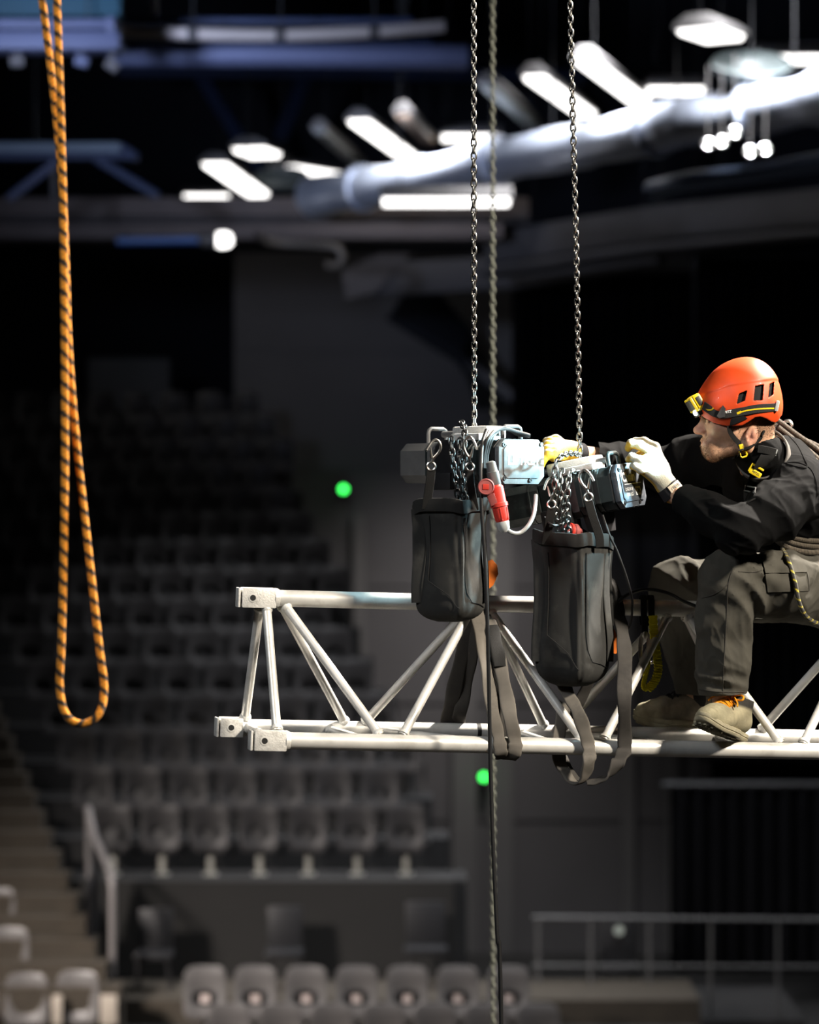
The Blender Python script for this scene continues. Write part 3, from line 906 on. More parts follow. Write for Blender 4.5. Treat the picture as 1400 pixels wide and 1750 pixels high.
M_HOLE = mat('hole_shade', (0.012, 0.012, 0.012), 0.6)
for k, px0, px1 in (('top', 407, 470), ('front', 428, 488), ('back', 370, 414)):
    a, b = chord(k, px0), chord(k, px1)
    d = (b - a).normalized()
    n = Vector((0, -1, 0)); n = (n - d * n.dot(d)).normalized()
    u = d.cross(n); u = u if u.z > 0 else -u
    R = Matrix((d, -n, u)).transposed()
    L = (b - a).length
    blk = obj('end_block', MB().box(a + d * (L / 2 + 0.004), (L - 0.008, 0.052, 0.056), R, 0.004), M_ALU_CAST, tr)
    obj('fork_plate', MB().box(a + d * 0.0, (0.0065, 0.050, 0.0545), R, 0.002), M_ALU_CAST, blk)
    c = a + d * (L * (0.36 if k != 'back' else 0.52)) + n * 0.0262
    M = axes(d, u, n, c)
    obj('pin_hole', MB().lathe([(0.0125, -0.01), (0.0125, 0.0008), (0.0085, 0.0012), (0.0085, -0.004)], M, 18), M_ALU, blk)
    obj('hole_disc', MB().lathe([(0.0083, -0.006), (0.0083, 0.0006)], M, 18), M_HOLE, blk)  # dark disc stands in for the shade inside the pin hole
    obj('weld', MB().tube([b - d * 0.002, b + d * 0.006, b + d * 0.012], [0.0285, 0.0275, 0.0238], 20), M_ALU_CAST, blk)
ta = chord('back', 817); td = shell('back')
obj('tape_band', MB().tube([ta - td * 0.006, ta + td * 0.006], 0.0242, 20), M_TAPE, tr)

# ------------------------------------------------------------------ chains


def link_mesh(name, pitch, d, ow, m, seg=6, arc=5):
    r = (ow - d) / 2
    st = max(0.0, pitch + d - 2 * r)
    pts = []
    for s, c0 in ((1, st / 2), (-1, -st / 2)):
        for k in range(arc):
            a = math.pi * k / (arc - 1) + (0 if s > 0 else math.pi)
            pts.append((r * math.cos(a), 0, c0 + r * math.sin(a)))
    me = MB().tube(pts, d / 2, seg, True).data(name)
    smooth_mesh(me, 80)
    me.materials.append(m)
    return me


def along_path(pts, pitch):
    pts = [Vector(p) for p in pts]
    out, need = [], 0.0
    for a, b in zip(pts, pts[1:]):
        L = (b - a).length
        t = need
        while t < L:
            out.append((a + (b - a) * (t / L), (b - a).normalized()))
            t += pitch
        need = t - L
    return out


def chain_mats(pts, pitch, roll0=0.35):
    ms = []
    for i, (p, d) in enumerate(along_path(pts, pitch)):
        x = Vector((1, 0, 0)) - d * d.x
        x = x.normalized() if x.length > 0.05 else Vector((0, 1, 0))
        y = d.cross(x)
        ms.append(axes(x, y, d, p) @ Matrix.Rotation(roll0 + (math.pi / 2 if i % 2 else 0) + random.uniform(-0.08, 0.08), 4, 'Z'))
    return ms


def chain(name, paths, pitch, me, label, cat='chain', roll=0.35, up=None, group=None, base=None):
    t = empty(name, base if base is not None else paths[0][-1], label, cat, group)
    for pts in paths:
        for M in chain_mats(pts, pitch, roll):
            o = bpy.data.objects.new('link', me); COL.objects.link(o)
            o.parent = t
            M = M.copy(); M.translation = M.translation - t.location
            o.matrix_local = M
    for up in ([] if up is None else up if isinstance(up[0], (list, tuple)) else [up]):   # the runs outside the frame
        mb = MB()
        vs = [v.co.copy() for v in me.vertices]; fs = [list(p.vertices) for p in me.polygons]
        for M in chain_mats(up, pitch, roll):
            mb.add([M @ v for v in vs], fs)
        o = obj('chain_run', mb, None, t)
        o.data.materials.append(me.materials[0])
        o['kind'] = 'stuff'
    return t


LP = 0.0193
LINK = link_mesh('link', LP, 0.0060, 0.0195, M_CHAIN)
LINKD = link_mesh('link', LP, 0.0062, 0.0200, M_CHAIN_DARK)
LINKF = link_mesh('link', 0.024, 0.0066, 0.023, M_CHAIN_FAR, 6, 4)
a, b = P(810.5, 742, 8.245), P(809.5, -12, 8.245)
chain('hoist_chain', [[b, a]], LP, LINK, 'left steel hoist chain, running straight up from the pale faced hoist', up=[b + Vector((0, 0, LP)), (b.x, b.y, ZC)], group=None)
a, m_, b = P(991.5, 782, 8.325), P(985, 430, 8.325), P(974, -12, 8.325)
dv = (b - m_).normalized()
chain('hoist_chain', [[b, m_, a]], LP, LINK, 'right steel hoist chain, leaning slightly, above the hoist the man holds', up=[b + dv * LP, b + dv * ((ZC - b.z) / dv.z)])
a, b = P(843, 1765, 11.6), P(842, -15, 11.6)
chain('hanging_chain', [[b, a]], 0.024, LINKF, 'blurred pale greenish chain hanging behind the left hoist chain and truss', up=[[b + Vector((0, 0, 0.024)), (b.x, b.y, ZC)], [a - Vector((0, 0, 0.024)), (a.x, a.y, 0.03)]])

# ------------------------------------------------------------------ chain hoists


def oct_prof(hw, hh, c):
    return [(-hw + c, -hh), (hw - c, -hh), (hw, -hh + c), (hw, hh - c), (hw - c, hh), (-hw + c, hh), (-hw, hh - c), (-hw, -hh + c)]


def hoist(loc, rot, L, label, plate_mat, motor_mat, dark):
    t = empty('chain_hoist', loc, label, 'hoist')
    t.rotation_euler = rot
    hw, hh = 0.086, 0.063
    x1 = L / 2
    eh = obj('electric_housing', MB().prism(oct_prof(hw - 0.004, hh - 0.003, 0.024), 0.05, x1 - 0.018, 0.004), M_HOUSING, t, True)
    for k in range(4):
        obj('cooling_rib', MB().prism(oct_prof(hw - 0.0015, hh - 0.0005, 0.025), 0.065 + k * 0.018, 0.069 + k * 0.018, 0.001), M_HOUSING, eh, True)
    cov = obj('cover_plate', MB().prism(oct_prof(hw, hh, 0.022), x1 - 0.022, x1 - 0.002, 0.006), plate_mat, t, True)
    obj('cover_panel', MB().prism(oct_prof(hw - 0.016, hh - 0.017, 0.012), x1 - 0.004, x1 + 0.0015, 0.0015), plate_mat, cov, True)
    obj('gasket', MB().prism(oct_prof(hw + 0.001, hh + 0.001, 0.0225), x1 - 0.029, x1 - 0.023, 0.001), M_BLACKPLASTIC, cov, True)
    for y, z in ((-hw + 0.017, hh - 0.017), (hw - 0.014, hh - 0.014), (0.030, -hh + 0.0115), (-hw + 0.02, -hh + 0.016)):
        M = axes(Vector((0, 1, 0)), Vector((0, 0, 1)), Vector((1, 0, 0)), (x1 - 0.003, y, z))
        obj('bolt', MB().lathe([(0.0062, 0), (0.0062, 0.003), (0.0055, 0.0045), (0.0028, 0.0045), (0.0028, 0.002)], M, 12), M_BLACKPLASTIC, cov, True)
        obj('bolt_head', MB().lathe([(0.0026, 0), (0.0026, 0.003)], M, 6), M_STEEL, cov, True)
    obj('gearbox', MB().prism(oct_prof(hw - 0.012, hh + 0.002, 0.018), -0.07, 0.05, 0.006), M_HOUSING if dark else M_BLACKPLASTIC, t, True)
    mo = obj('motor_housing', MB().prism(oct_prof(hw - 0.008, hh - 0.006, 0.022), -x1, -0.07, 0.006), motor_mat, t, True)
    obj('motor_rim', MB().prism(oct_prof(hw - 0.006, hh - 0.004, 0.022), -0.105, -0.098, 0.002), M_HOUSING, mo, True)
    br = obj('top_bracket', MB().box((0.015, 0.02, hh + 0.022), (0.15, 0.075, 0.036), None, 0.007), M_ALU_CAST, t, True)
    obj('bracket_plate', MB().box((0.05, -0.025, hh + 0.008), (0.12, 0.08, 0.02), None, 0.004), M_ALU_CAST, br, True)
    obj('bracket_pin', MB().tube([(-0.13, 0.01, hh + 0.02), (0.12, 0.01, hh + 0.02)], 0.009, 12), M_HOUSING_GREY, br, True)
    for x in (x1 - 0.045, -x1 + 0.075):
        pts = []
        for (y, z) in ((-0.034, hh - 0.006), (-0.034, hh + 0.022), (-0.031, hh + 0.031), (-0.022, hh + 0.036), (0.022, hh + 0.036), (0.031, hh + 0.031), (0.034, hh + 0.022), (0.034, hh - 0.006)):
            pts.append((x, y, z))
        obj('handle', MB().tube(pts, 0.0062, 10), M_HOUSING_GREY if not dark else M_HOUSING, t, True)
    obj('limit_switch_box', MB().prism([(-0.03, -hh - 0.055), (0.03, -hh - 0.055), (0.045, -hh + 0.004), (-0.045, -hh + 0.004)], 0.04, 0.10, 0.004), M_BLACKPLASTIC, t, True)
    obj('chain_guide', MB().box((-0.02, -hw + 0.002, -hh + 0.01), (0.09, 0.03, 0.05), None, 0.006), M_BLACKPLASTIC, t, True)
    hk = obj('load_hook', MB().tube(spline([(0, 0, -hh + 0.005), (0, 0, -hh - 0.03), (0.012, 0, -hh - 0.045), (0.03, 0, -hh - 0.065), (0.024, 0, -hh - 0.09), (0, 0, -hh - 0.10), (-0.022, 0, -hh - 0.085)], 5), 0.009, 10), M_HOUSING, t, True)
    return t, cov, hh, hw, x1


AX = Vector((math.sin(math.radians(40)), -math.cos(math.radians(40)), 0))
pcA = P(893, 789, 8.075)
LA = 0.44
cA = pcA - AX * (LA / 2)
hA, covA, hh, hw, x1 = hoist(cA, (0, 0, math.atan2(AX.y, AX.x)), LA, 'chain hoist with a pale lettered cover plate, left of the pair', M_PLATE, M_HOUSING_GREY, False)
FM = lambda x, y, z: axes(Vector((0, 1, 0)), Vector((0, 0, 1)), Vector((1, 0, 0)), (x, y, z))
obj('lettering', text_mb('LIFTKET', 0.034, FM(x1 + 0.0018, 0.004, 0.002), 0.0005, 0.0012), M_WHITEPRINT, covA, True, False)

pcB = P(1081, 828, 8.19)
LB = 0.38
rB = (math.radians(4), math.radians(-10), math.radians(-30))
from mathutils import Euler
AXB = Euler(rB).to_matrix() @ Vector((1, 0, 0))
cB = pcB - AXB * (LB / 2)
hB, covB, hh, hw, x1 = hoist(cB, rB, LB, 'dark chain hoist tilted in the man\'s gloved hands, right of the pair', M_PLATE_DARK, M_HOUSING, True)
obj('lettering', text_mb('Chain', 0.036, FM(x1 + 0.0018, -0.022, 0.022), 0.0005, 0.0014), M_WHITEPRINT, covB, True, False)
obj('lettering_rule', MB().box((x1 + 0.0018, 0.0, 0.003), (0.001, 0.11, 0.0025)), M_WHITEPRINT, covB, True, False)
obj('lettering', text_mb('DGUV-V', 0.013, FM(x1 + 0.0018, -0.03, -0.012), 0.0005), M_WHITEPRINT, covB, True, False)
obj('lettering', text_mb('250 KG', 0.013, FM(x1 + 0.0018, -0.03, -0.027), 0.0005), M_WHITEPRINT, covB, True, False)
obj('lettering_block', MB().box((x1 + 0.0018, 0.026, -0.019), (0.001, 0.032, 0.024)), M_WHITEPRINT, covB, True, False)
obj('lettering', text_mb('D8', 0.02, FM(x1 + 0.0026, 0.026, -0.019), 0.0003, 0.0006), M_PLATE_DARK, covB, True, False)

# slack load chain falling into the bags
chain('slack_chain', [spline([P(789, 722, 8.06), P(794, 735, 8.0), P(793, 760, 7.97), P(793, 810, 7.965), P(797, 872, 8.0)], 8),
                      spline([P(771, 752, 8.0), P(774, 790, 7.975), P(780, 830, 7.98), P(786, 872, 8.0)], 8),
                      spline([P(786, 755, 7.985), P(787, 800, 7.955), P(791, 840, 7.965), P(794, 870, 7.99)], 8)], LP, LINKD,
      'dark slack chain bunched between the left hoist and the left bag', base=P(795, 865, 8.0))
chain('slack_chain', [spline([P(989, 776, 8.180), P(972, 775, 8.110), P(957, 782, 8.050), P(949, 800, 8.030), P(949, 850, 8.035), P(953, 925, 8.100)], 8),
                      spline([P(985, 806, 8.110), P(975, 808, 8.070), P(971, 830, 8.040), P(970, 870, 8.050), P(973, 925, 8.110)], 8),
                      spline([P(960, 806, 8.070), P(957, 830, 8.040), P(962, 870, 8.050), P(962, 925, 8.100)], 8)], LP, LINK,
      'steel slack chain looping over the right hoist down into the right bag', base=P(960, 915, 8.05))

# ------------------------------------------------------------------ chain bags


def bag(px, pt, pb, y, A, B, yaw, label, tilt):
    c = P(px, pt, y)
    hgt = (pb - pt) * y / FPX
    t = empty('chain_bag', (c.x, c.y, c.z - hgt), label, 'bag')
    N = 72
    ux = Vector((math.cos(yaw), math.sin(yaw), 0)); uy = Vector((-math.sin(yaw), math.cos(yaw), 0))

    def S(a, s, off=0.0):
        ca, sa = math.cos(a), math.sin(a)
        e = 0.36
        f = 1.05 - 0.10 * min(1, s / 0.2) + 0.06 * math.sin(math.pi * min(1, s)) + 0.05 * s
        if s > 0.84:
            q = (s - 0.84) / 0.16
            f *= math.sqrt(max(0.0, 1 - (0.93 * q) ** 2.6))
        hx, hy = A / 2 * f + off, B / 2 * f + off
        x = hx * math.copysign(abs(ca) ** e, ca); yy = hy * math.copysign(abs(sa) ** e, sa)
        # creases: faces pulled in between the corners, soft vertical folds
        crease = 0.07 * (math.cos(2 * a) ** 2) * math.sin(math.pi * min(1, s * 1.15)) ** 2 if s < 0.87 else 0
        fold = 1 - crease + (0.030 * math.sin(a * 9 + 3 * s + tilt) + 0.020 * math.sin(a * 14 - 5 * s + 1.3) + 0.018 * math.sin(9 * s + 3 * a)) * math.sin(math.pi * min(1, max(0, s))) ** 0.7
        p = Vector((c.x, c.y, c.z - s * hgt)) + ux * (x * fold) + uy * (yy * fold)
        p.z += 0.05 * A * math.cos(a + tilt) * (1 - s) + 0.006 * math.sin(3 * a + tilt) * (1 - s)
        return p

    M_ = 44
    v, f = [], []
    for i in range(M_ + 1):
        for k in range(N): v.append(S(2 * math.pi * k / N, i / M_))
    for i in range(M_):
        for k in range(N):
            l = (k + 1) % N
            f.append((i * N + k, (i + 1) * N + k, (i + 1) * N + l, i * N + l))
    f.append(tuple(M_ * N + k for k in range(N)))
    nb = len(v)
    for i in range(5):
        for k in range(N): v.append(S(2 * math.pi * k / N, i * 0.1, -0.005))
    for i in range(4):
        for k in range(N):
            l = (k + 1) % N
            f.append((nb + i * N + l, nb + (i + 1) * N + l, nb + (i + 1) * N + k, nb + i * N + k))
    for k in range(N):
        l = (k + 1) % N
        f.append((k, l, nb + l, nb + k))
    f.append(tuple(nb + 4 * N + k for k in reversed(range(N))))
    obj('bag_body', MB().add(v, f), M_BAG, t, angle=60)
    # bound rim
    rim = [S(2 * math.pi * k / N, 0.03, 0.0045) for k in range(N)]
    obj('rim_band', MB().tube(rim, None, 12, True, False, (0.019, 0.0045), Vector((0, 0, 1))), M_BAGRIM, t)
    # webbing straps sewn on the outside
    for a0, w in ((-2.0, 0.019), (0.30, 0.016), (1.2, 0.019)):
        pts = [S(a0 + 0.02 * math.sin(4 * s), s, 0.003) for s in [0.05 + 0.0375 * q for q in range(22)]]
        tang = (S(a0 + 0.05, 0.5) - S(a0 - 0.05, 0.5)).normalized()
        obj('webbing_strap', MB().tube(pts, None, 10, False, True, (w, 0.0014), tang), M_BAG, t)
    # curved bottom seam between the panels
    for a0, a1 in ((-1.62, -0.95), (-0.40, 0.25)):
        pts = [S(a0, s, 0.002) for s in [0.12 + 0.06 * q for q in range(10)]] + [S(a0 + (a1 - a0) * q / 8, 0.72 + 0.16 * math.sin(math.pi * q / 8 * 0.5), 0.002) for q in range(1, 9)]
        obj('seam', MB().tube(pts, 0.0013, 6), M_SEAMBAG, t)
    return t, S


bagA, SA = bag(771, 862, 1062, 8.045, 0.156, 0.150, math.radians(-30), 'black canvas chain bag under the left hoist, its right side catching pale light', 0.4)
bagB, SB = bag(979, 915, 1172, 8.13, 0.160, 0.172, math.radians(-33), 'taller black canvas chain bag under the right hoist', 2.2)


def snap_hook(parent, ring, top, depth, flip, strap_pts, sw):
    """Ring, S-bent hook and spring latch that hold a bag strap; ring and top are pixels."""
    k = depth / FPX
    R = P(ring[0], ring[1], depth)
    T = P(top[0], top[1], depth)
    s = (T - R).length
    zl = (T - R).normalized(); yl = Vector((0, -1, 0)); xl = yl.cross(zl) * -1 * flip
    q = lambda x, z, y=0.0: R + xl * x + zl * z + yl * y
    h = obj('snap_hook', MB().tube([q(0.0112 * math.cos(a), 0.0112 * math.sin(a)) for a in [2 * math.pi * j / 18 for j in range(18)]], 0.0032, 8, True), M_STEEL, parent)
    g = s / 0.062
    hook = spline([q(0, 0.012), q(0.004, 0.020 * g), q(0.015, 0.033 * g), q(0.021, 0.047 * g), q(0.017, 0.060 * g), q(0.006, 0.066 * g), q(-0.004, 0.060 * g, 0.004), q(-0.012, 0.048 * g, 0.010), q(-0.017, 0.038 * g, 0.014)], 6)
    obj('hook_bend', MB().tube(hook, [0.0042 - 0.0012 * abs(j / len(hook) - 0.35) for j in range(len(hook))], 10), M_STEEL, h)
    obj('latch', MB().tube([q(-0.001, 0.021 * g, 0.003), q(-0.004, 0.034 * g, 0.006), q(-0.006, 0.047 * g, 0.008)], [0.0042, 0.0032, 0.0012], 8), M_STEEL, h)
    pts = spline(strap_pts, 6)
    obj('hanging_strap', MB().tube(pts, None, 10, False, True, (sw, 0.0018), [Vector((1, 0.15, 0))] * len(pts)), M_WEBBING, parent)


snap_hook(bagA, (737, 797), (741, 754), 7.955, 1, [P(737, 802, 7.955), P(735, 825, 7.965), P(728, 870, 7.99)], 0.0125)
snap_hook(bagA, (803, 798), (806, 750), 7.93, -1, [P(803, 803, 7.93), P(805, 830, 7.94), P(812, 872, 7.99)], 0.011)
snap_hook(bagB, (943, 862), (938, 820), 8.03, 1, [P(943, 867, 8.03), P(939, 890, 8.04), P(933, 930, 8.07)], 0.0125)
snap_hook(bagB, (1006, 850), (1003, 806), 8.03, -1, [P(1006, 856, 8.03), P(1013, 882, 8.03), P(1024, 915, 8.04), P(1026, 935, 8.045)], 0.0125)

# ------------------------------------------------------------------ connector, cables
pg = empty('power_plug', P(850, 850, 7.9), 'red five-pin power plug with a round faded cap, hanging right of the left bag', 'plug')
a, b = P(838, 788, 7.9), P(862, 906, 7.9)
MX = along(a, b); Lp = (b - a).length
q = lambda t: t * Lp
obj('cable_gland', MB().lathe([(0.007, q(0)), (0.013, q(0.02)), (0.015, q(0.15)), (0.017, q(0.16)), (0.017, q(0.34)), (0.015, q(0.36))], MX, 20), M_DARKGLAND, pg)
obj('plug_body', MB().lathe([(0.016, q(0.35)), (0.021, q(0.38)), (0.021, q(0.60)), (0.024, q(0.61)), (0.024, q(0.66)), (0.021, q(0.67)), (0.020, q(0.82)), (0.017, q(0.88))], MX, 24), M_RED, pg)
for k in range(6):
    aa = k * math.pi / 3
    obj('grip_rib', MB().tube([MX @ Vector((0.0205 * math.cos(aa), 0.0205 * math.sin(aa), q(0.68))), MX @ Vector((0.019 * math.cos(aa), 0.019 * math.sin(aa), q(0.86)))], 0.0022, 6), M_RED, pg)
obj('end_cap', MB().lathe([(0.017, q(0.87)), (0.018, q(0.89)), (0.016, q(0.98)), (0.008, q(1.03))], MX, 20), M_GREYPLASTIC, pg)
cc = P(831, 832, 7.865)
MC = axes(Vector((1, 0, 0)), Vector((0, 0, 1)), Vector((0, -1, 0)), cc)
cap = obj('hinged_cap', MB().lathe([(0.0205, -0.022), (0.0225, -0.018), (0.0225, 0.002), (0.020, 0.004), (0.0185, 0.002)], MC, 28), M_PALERED, pg)
obj('cap_boss', MB().box(cc + Vector((-0.001, -0.0022, 0.0)), (0.017, 0.003, 0.015), None, 0.001), M_RED, cap)
obj('cap_hinge', MB().tube([P(838, 845, 7.875), P(845, 862, 7.885)], None, 10, False, True, (0.011, 0.005), Vector((1, 0, 0.3))), M_PALERED, pg)

cb = obj('supply_cable', MB().tube(spline([P(916, 846, 7.99), P(915, 862, 7.97), P(912, 880, 7.94), P(903, 898, 7.92), P(890, 910, 7.91), P(877, 911, 7.9), P(866, 905, 7.9)], 8), 0.0055, 12), M_GREYCABLE)
tag(cb, 'pale grey cable curving from under the left hoist to the red plug', 'cable')
cb = empty('cable_loops', P(840, 760, 7.97), 'black cable coiled in loops over the top of the left hoist', 'cable')
for k in range(3):
    d = 7.93 + 0.014 * k
    obj('cable_turn', MB().tube(spline([P(826 + 3 * k, 800, d), P(827 + 3 * k, 775, d), P(833 + 4 * k, 752 - k, d), P(848 + 4 * k, 736 - 2 * k, d + 0.04), P(866 + 3 * k, 733 + k, d + 0.10), P(884, 738 + 2 * k, d + 0.14), P(905, 744 + k, d + 0.16)], 7), 0.0052, 10), M_RUBBER, cb)
pc = [P(832, 735, 7.97), P(824, 760, 7.925), P(822, 800, 7.89), P(823, 860, 7.875), P(829, 960, 7.87), P(834, 1100, 7.88), P(838, 1290, 7.90), P(843, 1450, 7.9), P(850, 1600, 7.9), P(857, 1760, 7.9)]
pc += [Vector((pc[-1].x + 0.03, 7.9, 3.5)), Vector((pc[-1].x + 0.05, 7.9, 1.0)), Vector((pc[-1].x + 0.08, 7.88, 0.05)), Vector((pc[-1].x + 0.3, 7.6, 0.012))]
cb = obj('power_cable', MB().tube(spline(pc, 10), 0.0056, 12), M_RUBBER)
tag(cb, 'long black power cable hanging from the left hoist past the truss', 'cable')
cb = obj('control_cable', MB().tube(spline([P(1030, 880, 8.13), P(1042, 915, 8.12), P(1054, 940, 8.12), P(1066, 972, 8.12), P(1076, 1005, 8.15), P(1081, 1030, 8.2), P(1078, 1065, 8.24), P(1067, 1082, 8.26)], 8), 0.0034, 10), M_RUBBER)
tag(cb, 'thin black cable curving down right of the right bag', 'cable')
cb = obj('control_cable', MB().tube(spline([P(1038, 1046, 8.27), P(1052, 1032, 8.23), P(1072, 1017, 8.24), P(1095, 1009, 8.27), P(1118, 1008, 8.29), P(1145, 1015, 8.3), P(1170, 1028, 8.33), P(1200, 1040, 8.36)], 8), 0.0052, 10), M_RUBBER)
tag(cb, 'black cable arching over the top chord by the shackled lanyard', 'cable')
cb = obj('control_cable', MB().tube(spline([P(931, 884, 8.06), P(938, 893, 8.04), P(949, 898, 8.04), P(962, 894, 8.08), P(972, 884, 8.13)], 6), 0.0030, 8), M_RUBBER)
tag(cb, 'short black cable crossing below the steel hook over the right bag', 'cable')
rp = empty('power_plug', P(985, 905, 8.15), 'dull red plug lying in the mouth of the right bag behind the chain', 'plug')
MX = along(P(962, 905, 8.15), P(1010, 912, 8.21)) @ Matrix.Scale(0.85, 4)
obj('plug_body', MB().lathe([(0.012, 0), (0.021, 0.006), (0.022, 0.04), (0.025, 0.042), (0.025, 0.055), (0.018, 0.058), (0.012, 0.075)], MX, 20), M_PALERED, rp)
obj('plug_collar', MB().lathe([(0.0265, 0.024), (0.0265, 0.034)], MX, 20), M_RED, rp)

# ------------------------------------------------------------------ slings


def ribbon(name, pts, w, t, wd, m, parent=None, per=8, n=None):
    c = spline(pts, per)
    if isinstance(wd, list):
        wl = []
        for i in range(len(c)):
            u = i / (len(c) - 1) * (len(wd) - 1)
            k = min(int(u), len(wd) - 2)
            wl.append(Vector(wd[k]).lerp(Vector(wd[k + 1]), u - k))
    else:
        wl = [Vector(wd)] * len(c)
    rr = [1 + 0.07 * math.sin(i * 0.7) + 0.05 * math.sin(i * 0.31 + 1) for i in range(len(c))]
    return obj(name, MB().tube(c, rr, 14, False, True, (w, t), wl), m, parent, angle=70)


fr = lambda px, dy=0.0, dz=0.0: chord('front', px) + Vector((0, dy, dz))
sl = empty('round_sling', fr(868, 0, -0.03), 'grey round sling looped around the front chord, below the left bag', 'sling')
X = (1, 0.25, 0)
ribbon('sling_strand', [P(815, 1045, 8.19), P(822, 1090, 8.15), P(832, 1150, 8.09), P(842, 1215, 8.02), fr(851, -0.034, 0.03), fr(854, -0.035, 0.0), fr(856, -0.028, -0.022), fr(858, 0, -0.034), fr(862, 0.03, -0.012)], 0.0185, 0.0042, [(1, 0.2, 0), (1, 0.6, 0), (1, 0.2, 0), (1, 0, 0.25), (1, 0, 0.1)], M_SLING, sl)
ribbon('sling_strand', [P(836, 1060, 8.19), P(850, 1110, 8.14), P(862, 1170, 8.08), P(872, 1225, 8.02), fr(879, -0.036, 0.022), fr(880, -0.037, 0.0), fr(877, -0.03, -0.022), fr(870, -0.005, -0.036), fr(862, 0.03, -0.014)], 0.0195, 0.0042, [(1, 0.5, 0), (1, -0.4, 0), (1, 0.2, 0), (1, 0, -0.2), (1, 0, 0)], M_SLING, sl)
ribbon('sling_strand', [P(828, 1052, 8.2), P(843, 1105, 8.16), P(851, 1165, 8.12), P(857, 1225, 8.075), fr(862, 0.034, 0.005), fr(862, 0.03, -0.014)], 0.019, 0.004, X, M_SLING_DARK, sl)
ob = ribbon('sling_sleeve', [P(838, 1070, 8.18), P(848, 1105, 8.14), P(855, 1140, 8.105)], 0.021, 0.0055, X, M_WEBBING, sl)
sl2 = empty('round_sling', chord('back', 775) + Vector((0, 0, -0.03)), 'dark grey round sling running from the left bag down behind the back chord', 'sling')
ba = lambda px, dy=0.0, dz=0.0: chord('back', px) + Vector((0, dy, dz))
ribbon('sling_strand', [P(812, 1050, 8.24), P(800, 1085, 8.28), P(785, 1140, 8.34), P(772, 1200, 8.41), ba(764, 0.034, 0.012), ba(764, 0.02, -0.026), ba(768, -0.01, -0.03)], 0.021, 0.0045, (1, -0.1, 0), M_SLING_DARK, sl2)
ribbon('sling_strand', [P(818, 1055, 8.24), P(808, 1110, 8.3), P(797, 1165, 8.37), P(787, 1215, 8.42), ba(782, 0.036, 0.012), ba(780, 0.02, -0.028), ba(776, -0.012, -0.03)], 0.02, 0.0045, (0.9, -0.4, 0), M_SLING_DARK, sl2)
# sling up from the node to the left hoist's hook
sl3 = empty('round_sling', chord('top', 826) + Vector((0, 0, -0.03)), 'short dark sling choked round the top chord behind the left bag', 'sling')
to = chord('top', 822)
hookA = cA + Vector((0, 0, -0.155))
ring = [to + Vector((0.006 * math.sin(2 * a), 0.031 * math.cos(a), 0.031 * math.sin(a))) for a in [k * 0.524 for k in range(12)]]
obj('choke_loop', MB().tube(ring, None, 12, True, False, (0.019, 0.004), Vector((1, 0.22, 0))), M_SLING_DARK, sl3)
ribbon('sling_strand', [to + Vector((0, 0, 0.03)), (to + hookA) / 2 + Vector((0.01, 0.02, 0)), hookA], 0.017, 0.004, (1, 0.2, 0), M_SLING_DARK, sl3)
tagp = P(838, 980, 8.17)
obj('orange_tag', MB().tube([tagp + Vector((-0.004, 0, 0.036)), tagp + Vector((0.002, 0, 0.02)), tagp + Vector((0.004, 0, 0)), tagp + Vector((-0.002, 0, -0.03)), tagp + Vector((-0.008, 0, -0.040))], [0.55, 0.95, 1, 0.6, 0.3], 12, False, True, (0.019, 0.002), Vector((1, 0.1, 0))), M_ORANGETAG, sl3)

sl4 = empty('round_sling', fr(1000, 0, -0.09), 'slack grey round sling hanging in a loop below the truss, under the right bag', 'sling')
ribbon('sling_strand', [P(1030, 990, 8.29), P(1047, 996, 8.26), P(1056, 1020, 8.24), P(1058, 1050, 8.22), P(1063, 1075, 8.16), P(1068, 1120, 8.1), P(1067, 1190, 8.03), fr(1066, -0.042, 0.03), fr(1064, -0.044, -0.01), P(1058, 1300, 8.02), P(1042, 1324, 8.02), P(1020, 1335, 8.02), P(1003, 1338, 8.02)], 0.0205, 0.0042, [(0, 1, 0.2), (0.5, 1, 0), (1, 0.6, 0), (1, 0.1, 0), (1, 0.3, 0), (1, 0, 0.1), (0.6, 0.6, 0.4), (0.1, 1, 0.2)], M_SLING_DARK, sl4)
ribbon('sling_strand', [P(962, 1165, 8.16), P(973, 1190, 8.12), P(987, 1215, 8.06), fr(998, -0.045, 0.045), fr(1005, -0.047, 0.0), P(1007, 1296, 8.0), P(1002, 1322, 8.02), P(992, 1337, 8.04), P(978, 1336, 8.07), P(966, 1318, 8.1), fr(959, 0.05, -0.05), fr(956, 0.05, 0.0), P(958, 1240, 8.15), P(966, 1200, 8.17)], 0.0185, 0.0045, [(1, 0.3, 0.2), (1, -0.2, 0.3), (1, 0.1, 0.1), (0.9, 0.5, 0), (0.3, 1, 0), (0.9, 0.3, 0), (1, 0.3, 0), (1, 0.2, 0)], M_SLING, sl4)
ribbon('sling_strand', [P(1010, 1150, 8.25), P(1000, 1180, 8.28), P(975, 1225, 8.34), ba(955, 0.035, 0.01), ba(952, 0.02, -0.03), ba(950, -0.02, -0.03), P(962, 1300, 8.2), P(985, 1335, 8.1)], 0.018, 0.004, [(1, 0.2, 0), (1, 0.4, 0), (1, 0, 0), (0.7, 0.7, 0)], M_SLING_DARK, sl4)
tagp = P(1051, 1096, 8.2)
obj('orange_tag', MB().tube([tagp + Vector((-0.014, 0, 0.045)), tagp + Vector((-0.008, 0, 0.03)), tagp + Vector((-0.001, 0, 0.0)), tagp + Vector((0.001, 0, -0.02)), tagp + Vector((-0.002, 0, -0.034))], [0.3, 0.7, 1.0, 0.95, 0.5], 12, False, True, (0.012, 0.002), Vector((1, 0.1, 0))), M_ORANGETAG, sl4)
sl5 = empty('round_sling', chord('top', 1040), 'dark sling choked round the top chord just right of the right bag', 'sling')
